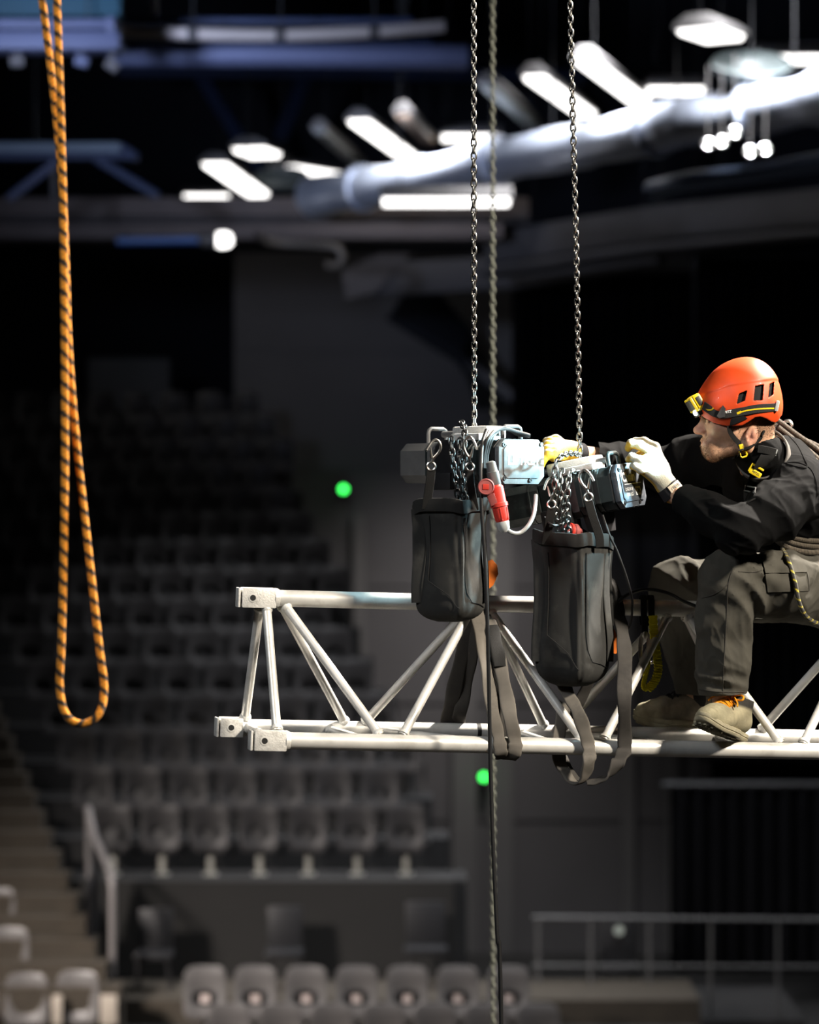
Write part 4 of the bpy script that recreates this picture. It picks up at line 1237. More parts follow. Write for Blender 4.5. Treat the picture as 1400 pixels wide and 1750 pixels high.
to = chord('top', 1046)
for dx in (-0.012, 0.02):
    ring = [to + Vector((dx + 0.004 * math.sin(2 * a), 0.030 * math.cos(a), 0.030 * math.sin(a))) for a in [k * 0.524 for k in range(12)]]
    obj('choke_loop', MB().tube(ring, None, 12, True, False, (0.013, 0.0035), Vector((1, 0.22, 0))), M_SLING_DARK, sl5)
hookB = cB + Vector((0.02, 0, -0.155))
ribbon('sling_strand', [to + Vector((0, 0.01, 0.03)), (to + hookB) / 2 + Vector((0.0, 0.03, 0)), hookB], 0.016, 0.004, (1, 0.2, 0), M_SLING_DARK, sl5)

# ------------------------------------------------------------------ lanyard with steel hooks and yellow absorber
ly = empty('safety_lanyard', P(1110, 1180, 8.3), 'yellow webbing lanyard with steel snap hooks slung over the top chord', 'lanyard')
for px in (1099, 1112):
    to = chord('top', px)
    lp = [to + Vector((0.002, 0.016, -0.05)), to + Vector((0, 0.033, -0.01)), to + Vector((0, 0.03, 0.02)), to + Vector((0, 0, 0.034)), to + Vector((0, -0.03, 0.02)), to + Vector((0, -0.033, -0.015)), to + Vector((0.004, -0.022, -0.06)), to + Vector((0.004, -0.012, -0.075))]
    obj('loop_strap', MB().tube(spline(lp, 6), None, 10, False, True, (0.0095, 0.0035), Vector((1, 0.2, 0))), M_WEBBING, ly)
    b0 = to + Vector((0.004, -0.012, -0.07))
    k = 1 if px == 1099 else -1
    bd = [b0 + Vector((x, -0.004, z)) for x, z in ((0.0, 0.0), (0.011, -0.012), (0.013, -0.045), (0.008, -0.075), (-0.002, -0.088), (-0.012, -0.078), (-0.014, -0.045), (-0.010, -0.012))]
    h = obj('snap_hook', MB().tube(spline(bd, 4, True), 0.0045, 8, True), M_STEEL, ly)
    obj('gate', MB().tube([b0 + Vector((-0.010 * k, -0.008, -0.015)), b0 + Vector((-0.012 * k, -0.008, -0.07))], 0.0058, 8), M_STEEL, h)
    obj('swivel', MB().lathe([(0.006, 0), (0.009, 0.006), (0.009, 0.016), (0.006, 0.022)], along(b0 + Vector((0, -0.004, 0.004)), b0 + Vector((0, -0.004, -0.05))), 12), M_STEEL, h)
ya = [P(1116, 1052, 8.31), P(1118, 1085, 8.31), P(1123, 1120, 8.31), P(1125, 1145, 8.31), P(1119, 1165, 8.31), P(1107, 1177, 8.305), P(1100, 1174, 8.3), P(1102, 1160, 8.3), P(1107, 1140, 8.3), P(1109, 1115, 8.3)]
yc = spline(ya, 14)
obj('absorber_webbing', MB().tube(yc, [(1.0 if i < 70 else 0.55) * (1 + 0.10 * math.sin(i * 1.7)) for i in range(len(yc))], 12, False, True, (0.0125, 0.005), Vector((1, 0.2, 0.3))), M_YELLOWWEB, ly)
for i in range(6, 70, 3):
    obj('stitch_fold', MB().tube([yc[i] + Vector((-0.011, -0.006, 0.002)), yc[i] + Vector((0.011, -0.006, -0.002))], 0.0016, 6), M_YELLOWWEB, ly)

# ------------------------------------------------------------------ orange rope loop in the foreground
RY = 6.6
p1 = [(62, -80), (72, 0), (86, 110), (98, 220), (107, 330), (112, 440), (116, 560), (122, 660), (133, 780), (150, 930), (169, 1100), (178, 1175)]
p2 = [(169, 1220), (140, 1237), (113, 1221), (102, 1175)]
p3 = [(105, 1100), (109, 950), (111, 800), (111, 650), (110, 500), (108, 350), (104, 200), (100, 80), (97, 0), (94, -80)]
pts = [P(a, b, RY + 0.018) for a, b in p1] + [P(a, b, RY) for a, b in p2] + [P(a, b, RY - 0.012) for a, b in p3]
c = spline(pts, 30)
c = [Vector((c[0].x, c[0].y, ZC))] + c + [Vector((c[-1].x, c[-1].y, ZC))]


def braided(name, c, r, colA, colB, pitch, duty, m, parent=None, seg=12, step=0.003, long_step=0.02):
    """Rope tube with a helical sheath pattern in the colour attribute 'tint'."""
    out = []
    for a, b in zip(c, c[1:]):
        L = (b - a).length
        st = long_step if L > 1 else step
        for k in range(max(1, int(L / st))):
            out.append(a + (b - a) * (k / max(1, int(L / st))))
    out.append(c[-1])
    mb = MB().tube(out, r, seg)
    o = obj(name, mb, m, parent)
    at = o.data.color_attributes.new('tint', 'FLOAT_COLOR', 'POINT')
    s, buf = 0.0, []
    for i, p in enumerate(out):
        if i: s += (p - out[i - 1]).length
        for k in range(seg):
            u = (s / pitch + k / seg) % 1.0
            w = (s / pitch * 3 - k / seg * 2) % 1.0
            cc_ = colB if u < duty else colA
            g = 0.82 + 0.18 * (w > 0.5)
            buf += [cc_[0] * g, cc_[1] * g, cc_[2] * g, 1]
    at.data.foreach_set('color', buf)
    return o


M_ROPE = attr_mat('rope_sheath', 0.8, 0.5, 500, 0.2, 0.1)
rp = braided('rope_loop', c, 0.0086, (0.95, 0.36, 0.035), (0.035, 0.028, 0.022), 0.0345, 0.40, M_ROPE)
tag(rp, 'orange rope with black flecks hanging in a long loop in the left foreground', 'rope')

# ------------------------------------------------------------------ smooth bodies from distance fields


class Vol:
    """Signed distances on a rectilinear grid; parts are blended in one by one, then meshed as one surface."""
    def __init__(s, xs, ys, zs):
        s.ax = [np.asarray(a, np.float32) for a in (xs, ys, zs)]
        s.D = np.full([len(a) for a in s.ax], 0.08, np.float32)

    def win(s, lo, hi):
        out = []
        for i in range(3):
            a = int(np.searchsorted(s.ax[i], lo[i])); b = int(np.searchsorted(s.ax[i], hi[i]))
            out.append(slice(max(0, a - 1), min(len(s.ax[i]), b + 1)))
        return tuple(out)

    def grid(s, w):
        return (s.ax[0][w[0]][:, None, None], s.ax[1][w[1]][None, :, None], s.ax[2][w[2]][None, None, :])

    def put(s, w, d, k):
        A = s.D[w]
        if k > 0:
            h = np.maximum(k - np.abs(A - d), 0) / k
            s.D[w] = np.minimum(A, d) - h * h * k * 0.25
        else:
            s.D[w] = np.minimum(A, d)

    def cut(s, w, d, k):
        A = s.D[w]; d = -d
        h = np.maximum(k - np.abs(A - d), 0) / max(k, 1e-6)
        s.D[w] = np.maximum(A, d) + h * h * k * 0.25

    def cone(s, p, q, r1, r2, k=0.02, sub=False, squash=None):
        """Capsule from p to q with radii r1, r2. squash=(direction, factor) widens or flattens it along a direction."""
        p, q = Vector(p), Vector(q)
        m = max(r1, r2) * (squash[1] if squash and squash[1] > 1 else 1) + k + 0.02
        lo = [min(p[i], q[i]) - m for i in range(3)]; hi = [max(p[i], q[i]) + m for i in range(3)]
        w = s.win(lo, hi); X, Y, Z = s.grid(w)
        d = q - p; L2 = max(d.length_squared, 1e-12)
        px, py, pz = X - p.x, Y - p.y, Z - p.z
        t = np.clip((px * d.x + py * d.y + pz * d.z) / L2, 0, 1)
        vx, vy, vz = px - t * d.x, py - t * d.y, pz - t * d.z
        if squash:
            n, f = Vector(squash[0]).normalized(), squash[1]
            c = (vx * n.x + vy * n.y + vz * n.z) * (1 / f - 1)
            vx, vy, vz = vx + c * n.x, vy + c * n.y, vz + c * n.z
        D = np.sqrt(vx * vx + vy * vy + vz * vz) - (r1 + (r2 - r1) * t)
        (s.cut if sub else s.put)(w, D, k)

    def chainr(s, pts, rs, k=0.02, squash=None):
        for i in range(len(pts) - 1): s.cone(pts[i], pts[i + 1], rs[i], rs[i + 1], k, False, squash)

    def ell(s, c, R, k=0.02, sub=False, rot=None):
        c = Vector(c); m = max(R) + k + 0.02
        w = s.win([c[i] - m for i in range(3)], [c[i] + m for i in range(3)]); X, Y, Z = s.grid(w)
        x, y, z = X - c.x, Y - c.y, Z - c.z
        if rot is not None:
            r = rot.transposed()
            x, y, z = (r[0][0] * x + r[0][1] * y + r[0][2] * z, r[1][0] * x + r[1][1] * y + r[1][2] * z, r[2][0] * x + r[2][1] * y + r[2][2] * z)
        k0 = np.sqrt((x / R[0]) ** 2 + (y / R[1]) ** 2 + (z / R[2]) ** 2)
        k1 = np.sqrt((x / R[0] ** 2) ** 2 + (y / R[1] ** 2) ** 2 + (z / R[2] ** 2) ** 2)
        D = k0 * (k0 - 1) / np.maximum(k1, 1e-6)
        (s.cut if sub else s.put)(w, D.astype(np.float32), k)

    def mesh(s, name, relax=2):
        D = s.D; S = D < 0
        a = np.zeros([n - 1 for n in D.shape], np.int8)
        for i in (0, 1):
            for j in (0, 1):
                for k in (0, 1):
                    a += S[i:D.shape[0] - 1 + i, j:D.shape[1] - 1 + j, k:D.shape[2] - 1 + k]
        mixed = (a > 0) & (a < 8)
        I = np.argwhere(mixed)
        idx = np.full(mixed.shape, -1, np.int64); idx[mixed] = np.arange(len(I))
        acc = np.zeros((len(I), 3)); cnt = np.zeros(len(I))
        cs = [(i, j, k) for i in (0, 1) for j in (0, 1) for k in (0, 1)]
        val = {c: D[I[:, 0] + c[0], I[:, 1] + c[1], I[:, 2] + c[2]] for c in cs}
        for c in cs:
            for ax in range(3):
                if c[ax] == 0:
                    e = list(c); e[ax] = 1; e = tuple(e)
                    m = (val[c] < 0) != (val[e] < 0)
                    den = val[c] - val[e]
                    t = np.where(m, val[c] / np.where(np.abs(den) < 1e-12, 1, den), 0)
                    p = np.array(c, float)[None, :].repeat(len(I), 0); p[:, ax] = t
                    acc += np.where(m[:, None], p, 0); cnt += m
        loc = acc / cnt[:, None]
        V = np.stack([s.ax[q][I[:, q]] + loc[:, q] * (s.ax[q][I[:, q] + 1] - s.ax[q][I[:, q]]) for q in range(3)], 1)
        F = []
        for ax in range(3):
            u, v = (ax + 1) % 3, (ax + 2) % 3
            sl0 = [slice(1, -1)] * 3; sl1 = [slice(1, -1)] * 3
            sl0[ax] = slice(0, D.shape[ax] - 1); sl1[ax] = slice(1, D.shape[ax])
            A, B = S[tuple(sl0)], S[tuple(sl1)]
            E = np.argwhere(A != B)
            if len(E) == 0: continue
            ins = A[tuple(E.T)]
            def at(du, dv):
                c = E.copy(); c[:, u] += du; c[:, v] += dv
                return idx[c[:, 0], c[:, 1], c[:, 2]]
            q = np.stack([at(0, 0), at(1, 0), at(1, 1), at(0, 1)], 1)
            q[~ins] = q[~ins][:, ::-1]
            F.append(q)
        F = np.concatenate(F)
        F = F[(F >= 0).all(1)]
        for _ in range(relax):
            sm = np.zeros_like(V); n = np.zeros(len(V))
            for k in range(4):
                a_, b_ = F[:, k], F[:, (k + 1) % 4]
                np.add.at(sm, a_, V[b_]); np.add.at(n, a_, 1); np.add.at(sm, b_, V[a_]); np.add.at(n, b_, 1)
            V = V * 0.4 + 0.6 * sm / np.maximum(n, 1)[:, None]
        me = bpy.data.meshes.new(name)
        me.vertices.add(len(V)); me.vertices.foreach_set('co', V.astype(np.float32).ravel())
        me.loops.add(F.size); me.loops.foreach_set('vertex_index', F.astype(np.int32).ravel())
        me.polygons.add(len(F)); me.polygons.foreach_set('loop_start', np.arange(0, F.size, 4, dtype=np.int32))
        me.polygons.foreach_set('loop_total', np.full(len(F), 4, np.int32))
        me.update(calc_edges=True); me.validate()
        me.polygons.foreach_set('use_smooth', [True] * len(me.polygons))
        return me


def span(lo, hi, h):
    return np.arange(lo, hi + h, h)


def graded(lo, a, b, hi, fine, coarse):
    """Grid lines from lo to hi, fine between a and b, coarse elsewhere."""
    L = [np.arange(a, lo, -coarse)[::-1]] if lo < a else []
    L += [np.arange(a + fine, b, fine)]
    if hi > b: L += [np.arange(b, hi + coarse, coarse)]
    return np.concatenate(L)


def tint(me, fn):
    n = len(me.vertices)
    co = np.empty(n * 3, np.float32); me.vertices.foreach_get('co', co); co = co.reshape(-1, 3)
    no = np.empty(n * 3, np.float32); me.vertices.foreach_get('normal', no); no = no.reshape(-1, 3)
    c = np.ones((n, 4), np.float32); c[:, :3] = fn(co, no)
    at = me.color_attributes.new('tint', 'FLOAT_COLOR', 'POINT')
    at.data.foreach_set('color', c.ravel())


def wob(X, Y, Z, f, seed):
    """Cheap smooth noise in -1..1."""
    r = random.Random(seed); o = 0
    for _ in range(3):
        a, b, c, ph = r.uniform(-1, 1), r.uniform(-1, 1), r.uniform(-1, 1), r.uniform(0, 6.28)
        o = o + np.sin(f * (a * X + b * Y + c * Z) * 1.6 + ph)
    return o / 3


# ------------------------------------------------------------------ the seated man
SK = 8.36 / FPX
HY = 8.17                                     # depth of the head's middle


def HP(px, py, s=0.0):
    """Point of the head at pixel px, py, s metres towards the lens from the head's middle."""
    p = P(px, py, HY); p.y -= s
    return p


man = empty('person', P(1425, 1050, 8.45), 'seated man in black long-sleeved top and dark grey work trousers, astride the truss', 'person')

J = dict(pelL=P(1425, 1012, 8.34), pelR=P(1425, 1012, 8.60), kneL=P(1240, 990, 8.13), kneR=P(1155, 1000, 8.62), ankL=P(1236, 1200, 8.19), ankR=P(1188, 1195, 8.66),
         shL=P(1362, 832, 8.16), shR=P(1250, 775, 8.53), elL=P(1264, 905, 7.99), elR=P(1130, 800, 8.68), wrL=P(1150, 842, 8.20), wrR=P(985, 775, 8.42),
         neck=P(1312, 790, 8.28), chest=P(1315, 850, 8.37), belly=P(1385, 930, 8.45), hip=P(1425, 1000, 8.47))

# ---- body (skin): one continuous surface, fine at the head
xs = graded(P(930, 0, 8.35).x, P(1180, 0, HY).x, P(1335, 0, HY).x, P(1500, 0, 8.45).x, 0.0019, 0.0065)
ys = graded(7.9, HY - 0.10, HY + 0.09, 8.80, 0.0022, 0.0065)
zs = graded(P(0, 1275, 8.3).z, P(0, 815, HY).z, P(0, 640, HY).z, P(0, 620, HY).z, 0.0019, 0.0065)
B = Vol(xs, ys, zs)
B.chainr([J['hip'], J['belly'], J['chest'], J['neck']], [0.10, 0.09, 0.085, 0.055], 0.04, ((0, 1, 0), 1.2))
for s in 'LR':
    B.chainr([J['pel' + s], J['kne' + s], J['ank' + s]], [0.075, 0.052, 0.030], 0.03)
    B.chainr([J['chest'], J['sh' + s], J['el' + s], J['wr' + s]], [0.05, 0.05, 0.036, 0.026], 0.03)
for s, tip in (('L', P(1110, 790, 8.18)), ('R', P(955, 768, 8.36))):   # hands, inside the gloves
    B.cone(J['wr' + s], tip, 0.024, 0.014, 0.02)
for s, toe in (('L', P(1243, 1228, 8.19)), ('R', P(1194, 1226, 8.665))):
    B.cone(J['ank' + s], toe, 0.020, 0.012, 0.02)
# neck
B.cone(HP(1288, 752), P(1318, 800, 8.28), 0.056, 0.066, 0.03)
# skull and face
B.ell(HP(1265, 688), (0.104, 0.076, 0.098), 0.02)
B.ell(HP(1247, 728), (0.074, 0.063, 0.070), 0.03)
B.ell(HP(1288, 720), (0.058, 0.066, 0.060), 0.03)
for q in (1, -1):
    B.cone(HP(1271, 762, 0.051 * q), HP(1224, 776, 0.020 * q), 0.017, 0.017, 0.028)
    B.cone(HP(1225, 733, 0.046 * q), HP(1248, 738, 0.056 * q), 0.013, 0.013, 0.03)
    B.cone(HP(1206, 711, 0.012 * q), HP(1216, 709, 0.046 * q), 0.0085, 0.0085, 0.014)
B.cone(HP(1216, 771, 0.010), HP(1216, 771, -0.010), 0.020, 0.020, 0.03)
B.cone(HP(1213, 757, 0.018), HP(1213, 757, -0.018), 0.020, 0.020, 0.025)
for q in (1, -1):
    B.ell(HP(1203, 719.5, 0.031 * q), (0.0125, 0.015, 0.0085), 0.012, True)
    B.ell(HP(1211.5, 720, 0.031 * q), (0.0125, 0.0125, 0.0125), 0.004)
    B.cone(HP(1204.8, 718.2, 0.022 * q), HP(1208, 719, 0.044 * q), 0.0036, 0.0034, 0.004)
    B.cone(HP(1205.2, 722.6, 0.022 * q), HP(1208, 722.6, 0.043 * q), 0.0030, 0.0028, 0.004)
# nose
B.cone(HP(1206, 716), HP(1193.5, 734), 0.0085, 0.0105, 0.012)
B.ell(HP(1192.5, 735.5), (0.0115, 0.0125, 0.0105), 0.008)
for q in (1, -1):
    B.ell(HP(1199.5, 738, 0.0125 * q), (0.0105, 0.0075, 0.0085), 0.007)
    B.ell(HP(1197.5, 743.2, 0.008 * q), (0.006, 0.0042, 0.004), 0.003, True)
    B.cone(HP(1206, 739, 0.021 * q), HP(1210, 755, 0.031 * q), 0.0022, 0.0022, 0.006, True)
# lips
B.cone(HP(1202.5, 753.2, 0.0), HP(1208, 755.5, 0.021), 0.0068, 0.0035, 0.006)
B.cone(HP(1202.5, 753.2, 0.0), HP(1208, 755.5, -0.021), 0.0068, 0.0035, 0.006)
B.cone(HP(1203.8, 760.6, 0.0), HP(1208.5, 758.5, 0.019), 0.0072, 0.0035, 0.006)
B.cone(HP(1203.8, 760.6, 0.0), HP(1208.5, 758.5, -0.019), 0.0072, 0.0035, 0.006)
for q in (1, -1):
    B.cone(HP(1197.8, 757.0, 0.0), HP(1207.5, 757.6, 0.025 * q), 0.0018, 0.0018, 0.003, True)
# ears
for q in (1, -1):
    tl = Matrix.Rotation(math.radians(12), 3, 'Y')
    B.ell(HP(1280, 746, 0.072 * q), (0.0185, 0.0075, 0.0285), 0.006, False, tl)
    B.ell(HP(1281, 744, 0.081 * q), (0.0115, 0.0075, 0.0190), 0.004, True, tl)
    B.ell(HP(1283, 743, 0.074 * q), (0.0070, 0.006, 0.0125), 0.004, False, tl)
    B.ell(HP(1274.5, 750, 0.079 * q), (0.0065, 0.006, 0.0080), 0.004, True)
    B.ell(HP(1271.0, 749, 0.074 * q), (0.0042, 0.0045, 0.0060), 0.004)
    B.ell(HP(1275.5, 761.5, 0.073 * q), (0.0070, 0.0050, 0.0085), 0.005)
# throat cords
B.cone(HP(1279, 770, 0.052), P(1272, 806, 8.22), 0.010, 0.012, 0.02)
B.cone(chord('top', 1100), chord('top', 1700), 0.0262, 0.0262, 0.01, True)
body_me = B.mesh('body', 1)
M_SKIN = attr_mat('skin', 0.52, 0.15, 400, 0.4, sss=0.12)


def skin_col(co, no):
    c = np.tile(np.array([0.60, 0.35, 0.225], np.float32), (len(co), 1))
    def blob(px, py, r, col, amt):
        p = P(px, py, HY)
        d = np.sqrt((co[:, 0] - p.x) ** 2 + (co[:, 2] - p.z) ** 2)
        w = np.clip(1 - d / (r * SK), 0, 1)[:, None] * amt
        return c * (1 - w) + np.array(col, np.float32) * w
    c = blob(1191, 736, 16, (0.55, 0.24, 0.18), 0.8)
    c = blob(1280, 747, 20, (0.50, 0.20, 0.15), 0.8)
    c = blob(1203, 757, 8, (0.42, 0.18, 0.14), 0.8)
    c = blob(1224, 735, 22, (0.50, 0.25, 0.17), 0.5)
    return c


tint(body_me, skin_col)
body_me.materials.append(M_SKIN)
body = obj('body', body_me, None, man)

# ---- eyes
for q in (1, -1):
    c = HP(1211.0, 720, 0.031 * q)
    M = axes(Vector((0, 1, 0)), Vector((0, 0, 1)), Vector((-1, 0, 0)), c)
    e = obj('eye', MB().lathe([(0.012 * math.sin(a), 0.012 * math.cos(a)) for a in [0.02 + k * 0.28 for k in range(11)]], M, 16), mat('eye_white', (0.62, 0.58, 0.54), 0.25) if q == 1 else bpy.data.materials['eye_white'], man)
    obj('iris', MB().lathe([(0.0058, 0.0108), (0.0052, 0.0118), (0.001, 0.0123)], M, 14), mat('iris_brown', (0.05, 0.035, 0.025), 0.2) if q == 1 else bpy.data.materials['iris_brown'], e)

# ---- hair and beard as short pile standing on the head
M_HAIR = mat('dark_hair', (0.035, 0.025, 0.018), 0.65, 0, 0.5, 400, spec=0.3)
M_BEARD = mat('brown_beard', (0.20, 0.12, 0.065), 0.65, 0, 0.5, 350, spec=0.3)


def pile(name, test, n, length, width, m, seed, lay):
    """n tiny tapered hairs rooted on the body where test(co, no) says how dense."""
    r = np.random.default_rng(seed)
    me = body_me
    nv = len(me.vertices)
    co = np.empty(nv * 3, np.float32); me.vertices.foreach_get('co', co); co = co.reshape(-1, 3)
    no = np.empty(nv * 3, np.float32); me.vertices.foreach_get('normal', no); no = no.reshape(-1, 3)
    w = test(co, no)
    ids = np.flatnonzero(w > 0)
    pick = r.choice(ids, n, p=w[ids] / w[ids].sum())
    c = co[pick] + r.normal(0, 0.0009, (n, 3)); nn = no[pick]
    d = nn * 0.55 + np.array(lay) + r.normal(0, 0.28, (n, 3))
    d /= np.linalg.norm(d, axis=1)[:, None]
    t = np.cross(d, r.normal(0, 1, (n, 3))); t /= np.linalg.norm(t, axis=1)[:, None]
    L = (length * r.uniform(0.6, 1.3, n))[:, None]
    root = c - nn * 0.0008
    V = np.stack([root + t * width, root - t * width, root + d * L * 0.6 + nn * L * 0.1 - t * width * 0.5, root + d * L], 1).reshape(-1, 3)
    F = (np.arange(n) * 4)[:, None] + np.array([[0, 1, 2], [0, 2, 3]]).reshape(1, 6)
    F = F.reshape(-1, 3)
    m_ = bpy.data.meshes.new(name)
    m_.vertices.add(len(V)); m_.vertices.foreach_set('co', V.astype(np.float32).ravel())
    m_.loops.add(F.size); m_.loops.foreach_set('vertex_index', F.astype(np.int32).ravel())
    m_.polygons.add(len(F)); m_.polygons.foreach_set('loop_start', np.arange(0, F.size, 3, dtype=np.int32))
    m_.polygons.foreach_set('loop_total', np.full(len(F), 3, np.int32))
    m_.update(calc_edges=True)
    m_.materials.append(m)
    o = obj(name, m_, None, man)
    o['kind'] = 'stuff'
    return o


def to_px(co):
    y = co[:, 1]
    return 700 + co[:, 0] * FPX / y, 875 - (co[:, 2] - CZ) * FPX / y


def ear_mask(co, px, py):
    return (np.hypot((px - 1279) / 13, (py - 747) / 20) < 1.15) & (np.abs(co[:, 1] - HY) > 0.058)


def hair_test(co, no):
    px, py = to_px(co)
    w = ((px > 1262) & (py < 752) & (py < 752 - (px - 1300) * 0.35) & (px < 1326) & (py > 640)).astype(float)
    w *= ~((px < 1272) & (py > 742))
    w[ear_mask(co, px, py)] = 0
    w *= (np.abs(co[:, 1] - HY) < 0.095)
    fade = np.clip((758 - py) / 22, 0.12, 1)
    return w * fade


def beard_test(co, no):
    px, py = to_px(co)
    inb = (px < 1274) & (py < 800) & (py > 743) & (np.abs(co[:, 1] - HY) < 0.075)
    line = 747 + np.clip((px - 1207) / 60, 0, 1) * -6 + np.where((px > 1210) & (px < 1258), 15 * np.sin((px - 1210) / 48 * 3.14), 0)
    w = inb & (py > line)
    lips = (np.hypot((px - 1202) / 6.5, (py - 757.3) / 4.2) < 1) & (px < 1209)
    nose = (py < 747) & (px < 1203)
    w = w & ~lips & ~nose
    dens = np.clip((py - line) / 9, 0.15, 1) * np.clip((802 - py) / 12, 0.0, 1)
    side = (px > 1262) & (px < 1272) & (py > 725) & (py < 760) & (np.abs(co[:, 1] - HY) > 0.05) & (np.abs(co[:, 1] - HY) < 0.075)
    return np.where(side, 0.6, w * dens)


pile('hair', hair_test, 26000, 0.0032, 0.00045, M_HAIR, 1, (0.35, 0, -0.35))
pile('beard', beard_test, 11000, 0.0036, 0.00036, M_BEARD, 2, (-0.2, 0, -0.65))
def brow_test(co, no):
    px, py = to_px(co)
    return ((px < 1219) & (py > 709) & (py < 714.5) & (np.abs(co[:, 1] - HY) > 0.012) & (np.abs(co[:, 1] - HY) < 0.05)).astype(float)
pile('eyebrow', brow_test, 900, 0.007, 0.0004, M_HAIR, 3, (0.4, 0, 0.1))

from mathutils import noise as mnoise


def crumple(me, amp, sc, seed, stretch=(1, 1, 1), mask=None):
    """Ridged wrinkles pressed into a cloth mesh along its normals."""
    off = Vector((seed * 3.7, seed * 1.3, seed * 2.1))
    n = len(me.vertices)
    co = np.empty(n * 3, np.float32); me.vertices.foreach_get('co', co); co = co.reshape(-1, 3)
    no = np.empty(n * 3, np.float32); me.vertices.foreach_get('normal', no); no = no.reshape(-1, 3)
    d = np.empty(n, np.float32)
    for i in range(n):
        p = Vector((co[i, 0] * stretch[0], co[i, 1] * stretch[1], co[i, 2] * stretch[2])) * sc + off
        w = mnoise.noise_vector(p * 0.6) * 0.7
        a = 1 - abs(mnoise.noise(p + w)) * 2
        b = 1 - abs(mnoise.noise((p + w) * 2.1 + off)) * 2
        d[i] = (a * abs(a) + 0.45 * b * abs(b)) * (0.35 + 0.9 * abs(mnoise.noise(p * 0.35 - off)) * 2)
    if mask is not None: d *= mask(co)
    co += no * (d * amp)[:, None]
    me.vertices.foreach_set('co', co.ravel())
    me.update()


# ---- black long-sleeved top
SH = Vol(span(P(1020, 0, 8.5).x, P(1530, 0, 8.5).x, 0.0042), span(7.88, 8.86, 0.0046), span(P(0, 1045, 8.5).z, P(0, 715, 8.5).z, 0.0042))
yv = (0, 1, 0)
SH.chainr([P(1436, 985, 8.47), P(1415, 930, 8.45), P(1350, 860, 8.39), P(1325, 815, 8.35)], [0.132, 0.132, 0.130, 0.100], 0.06, (yv, 1.32))
SH.cone(P(1300, 850, 8.40), P(1290, 880, 8.41), 0.115, 0.085, 0.06, False, (yv, 1.25))
SH.chainr([P(1340, 800, 8.29), P(1366, 836, 8.16)], [0.085, 0.088], 0.05)
SH.chainr([P(1366, 836, 8.16), P(1326, 876, 8.06), P(1264, 907, 7.99)], [0.087, 0.079, 0.062], 0.03)
SH.chainr([P(1264, 907, 7.99), P(1215, 878, 8.09), P(1158, 846, 8.195)], [0.062, 0.055, 0.0415], 0.035)
SH.chainr([P(1320, 798, 8.40), P(1248, 780, 8.53)], [0.085, 0.085], 0.05)
SH.chainr([P(1248, 780, 8.53), P(1185, 786, 8.63), P(1130, 802, 8.68)], [0.083, 0.072, 0.062], 0.03)
SH.chainr([P(1130, 802, 8.68), P(1060, 788, 8.56), P(1004, 778, 8.45)], [0.060, 0.050, 0.040], 0.03)
# collar
SH.cone(HP(1300, 776), P(1322, 806, 8.30), 0.070, 0.086, 0.02)
X, Y, Z = SH.grid((slice(None),) * 3)


def near(p, r):
    return np.exp(-((X - p.x) ** 2 + (Y - p.y) ** 2 + (Z - p.z) ** 2) / (r * r))


nz = wob(X, Y, Z, 14, 5)
el = P(1264, 907, 8.0)
SH.D -= 0.0069 * near(el, 0.12) * (1 - 2 * np.abs(np.sin(0.5 * (95 * (0.25 * X + 0.2 * Y + 0.93 * Z) + 3 * nz + 40 * (X - el.x)))) ** 0.8)
el = P(1205, 872, 8.03)
SH.D -= 0.0051 * near(el, 0.10) * (1 - 2 * np.abs(np.sin(0.5 * (150 * (0.86 * X + 0.25 * Y + 0.42 * Z) + 2.6 * nz))) ** 0.8)
el = P(1350, 880, 8.1)
SH.D -= 0.0078 * near(el, 0.15) * (1 - 2 * np.abs(np.sin(0.5 * (62 * (0.70 * X - 0.71 * Z * -1) + 2.5 * nz))) ** 0.8)
SH.D -= 0.0042 * near(P(1410, 880, 8.3), 0.2) * (1 - 2 * np.abs(np.sin(0.5 * (75 * (0.3 * X + 0.95 * Z) + 3 * nz))) ** 0.8)
SH.D -= 0.0060 * near(P(1160, 790, 8.66), 0.15) * (1 - 2 * np.abs(np.sin(0.5 * (90 * (0.9 * X + 0.3 * Z) + 3 * nz))) ** 0.8)
SH.D += 0.0012 * wob(X, Y, Z, 55, 8)
# open sleeve ends and neck opening
w = SH.win(P(1100, 900, 7.9), P(1190, 780, 8.3))
wr, fo = P(1167, 851, 8.18), (P(1143, 836, 8.20) - P(1264, 907, 8.0)).normalized()
gx, gy, gz = SH.grid((slice(None),) * 3)
pl = (gx - wr.x) * fo.x + (gy - wr.y) * fo.y + (gz - wr.z) * fo.z
nearw = (np.abs(gx - wr.x) < 0.14) & (np.abs(gy - wr.y) < 0.14) & (np.abs(gz - wr.z) < 0.12)
SH.D = np.where(nearw, np.maximum(SH.D, pl + 0.0), SH.D).astype(np.float32)
SH.cone(P(1150, 840, 8.20), P(1180, 859, 8.155), 0.0305, 0.031, 0.003, True)
SH.cone(HP(1290, 745), P(1314, 792, 8.28), 0.062, 0.0685, 0.006, True)
shirt_me = SH.mesh('shirt', 1)
M_SHIRT = weave_mat('black_jersey', (0.0036, 0.0037, 0.004), 0.9, 1700, 0.2, 0.0, 0.12)
crumple(shirt_me, 0.0042, 12, 5, (0.8, 1.0, 1.1), lambda c: np.clip(np.hypot(c[:, 0] - P(1167, 0, 8.18).x, c[:, 2] - P(0, 851, 8.18).z) / 0.06, 0.1, 1))
shirt_me.materials.append(M_SHIRT)
shirt = obj('shirt', shirt_me, None, man)

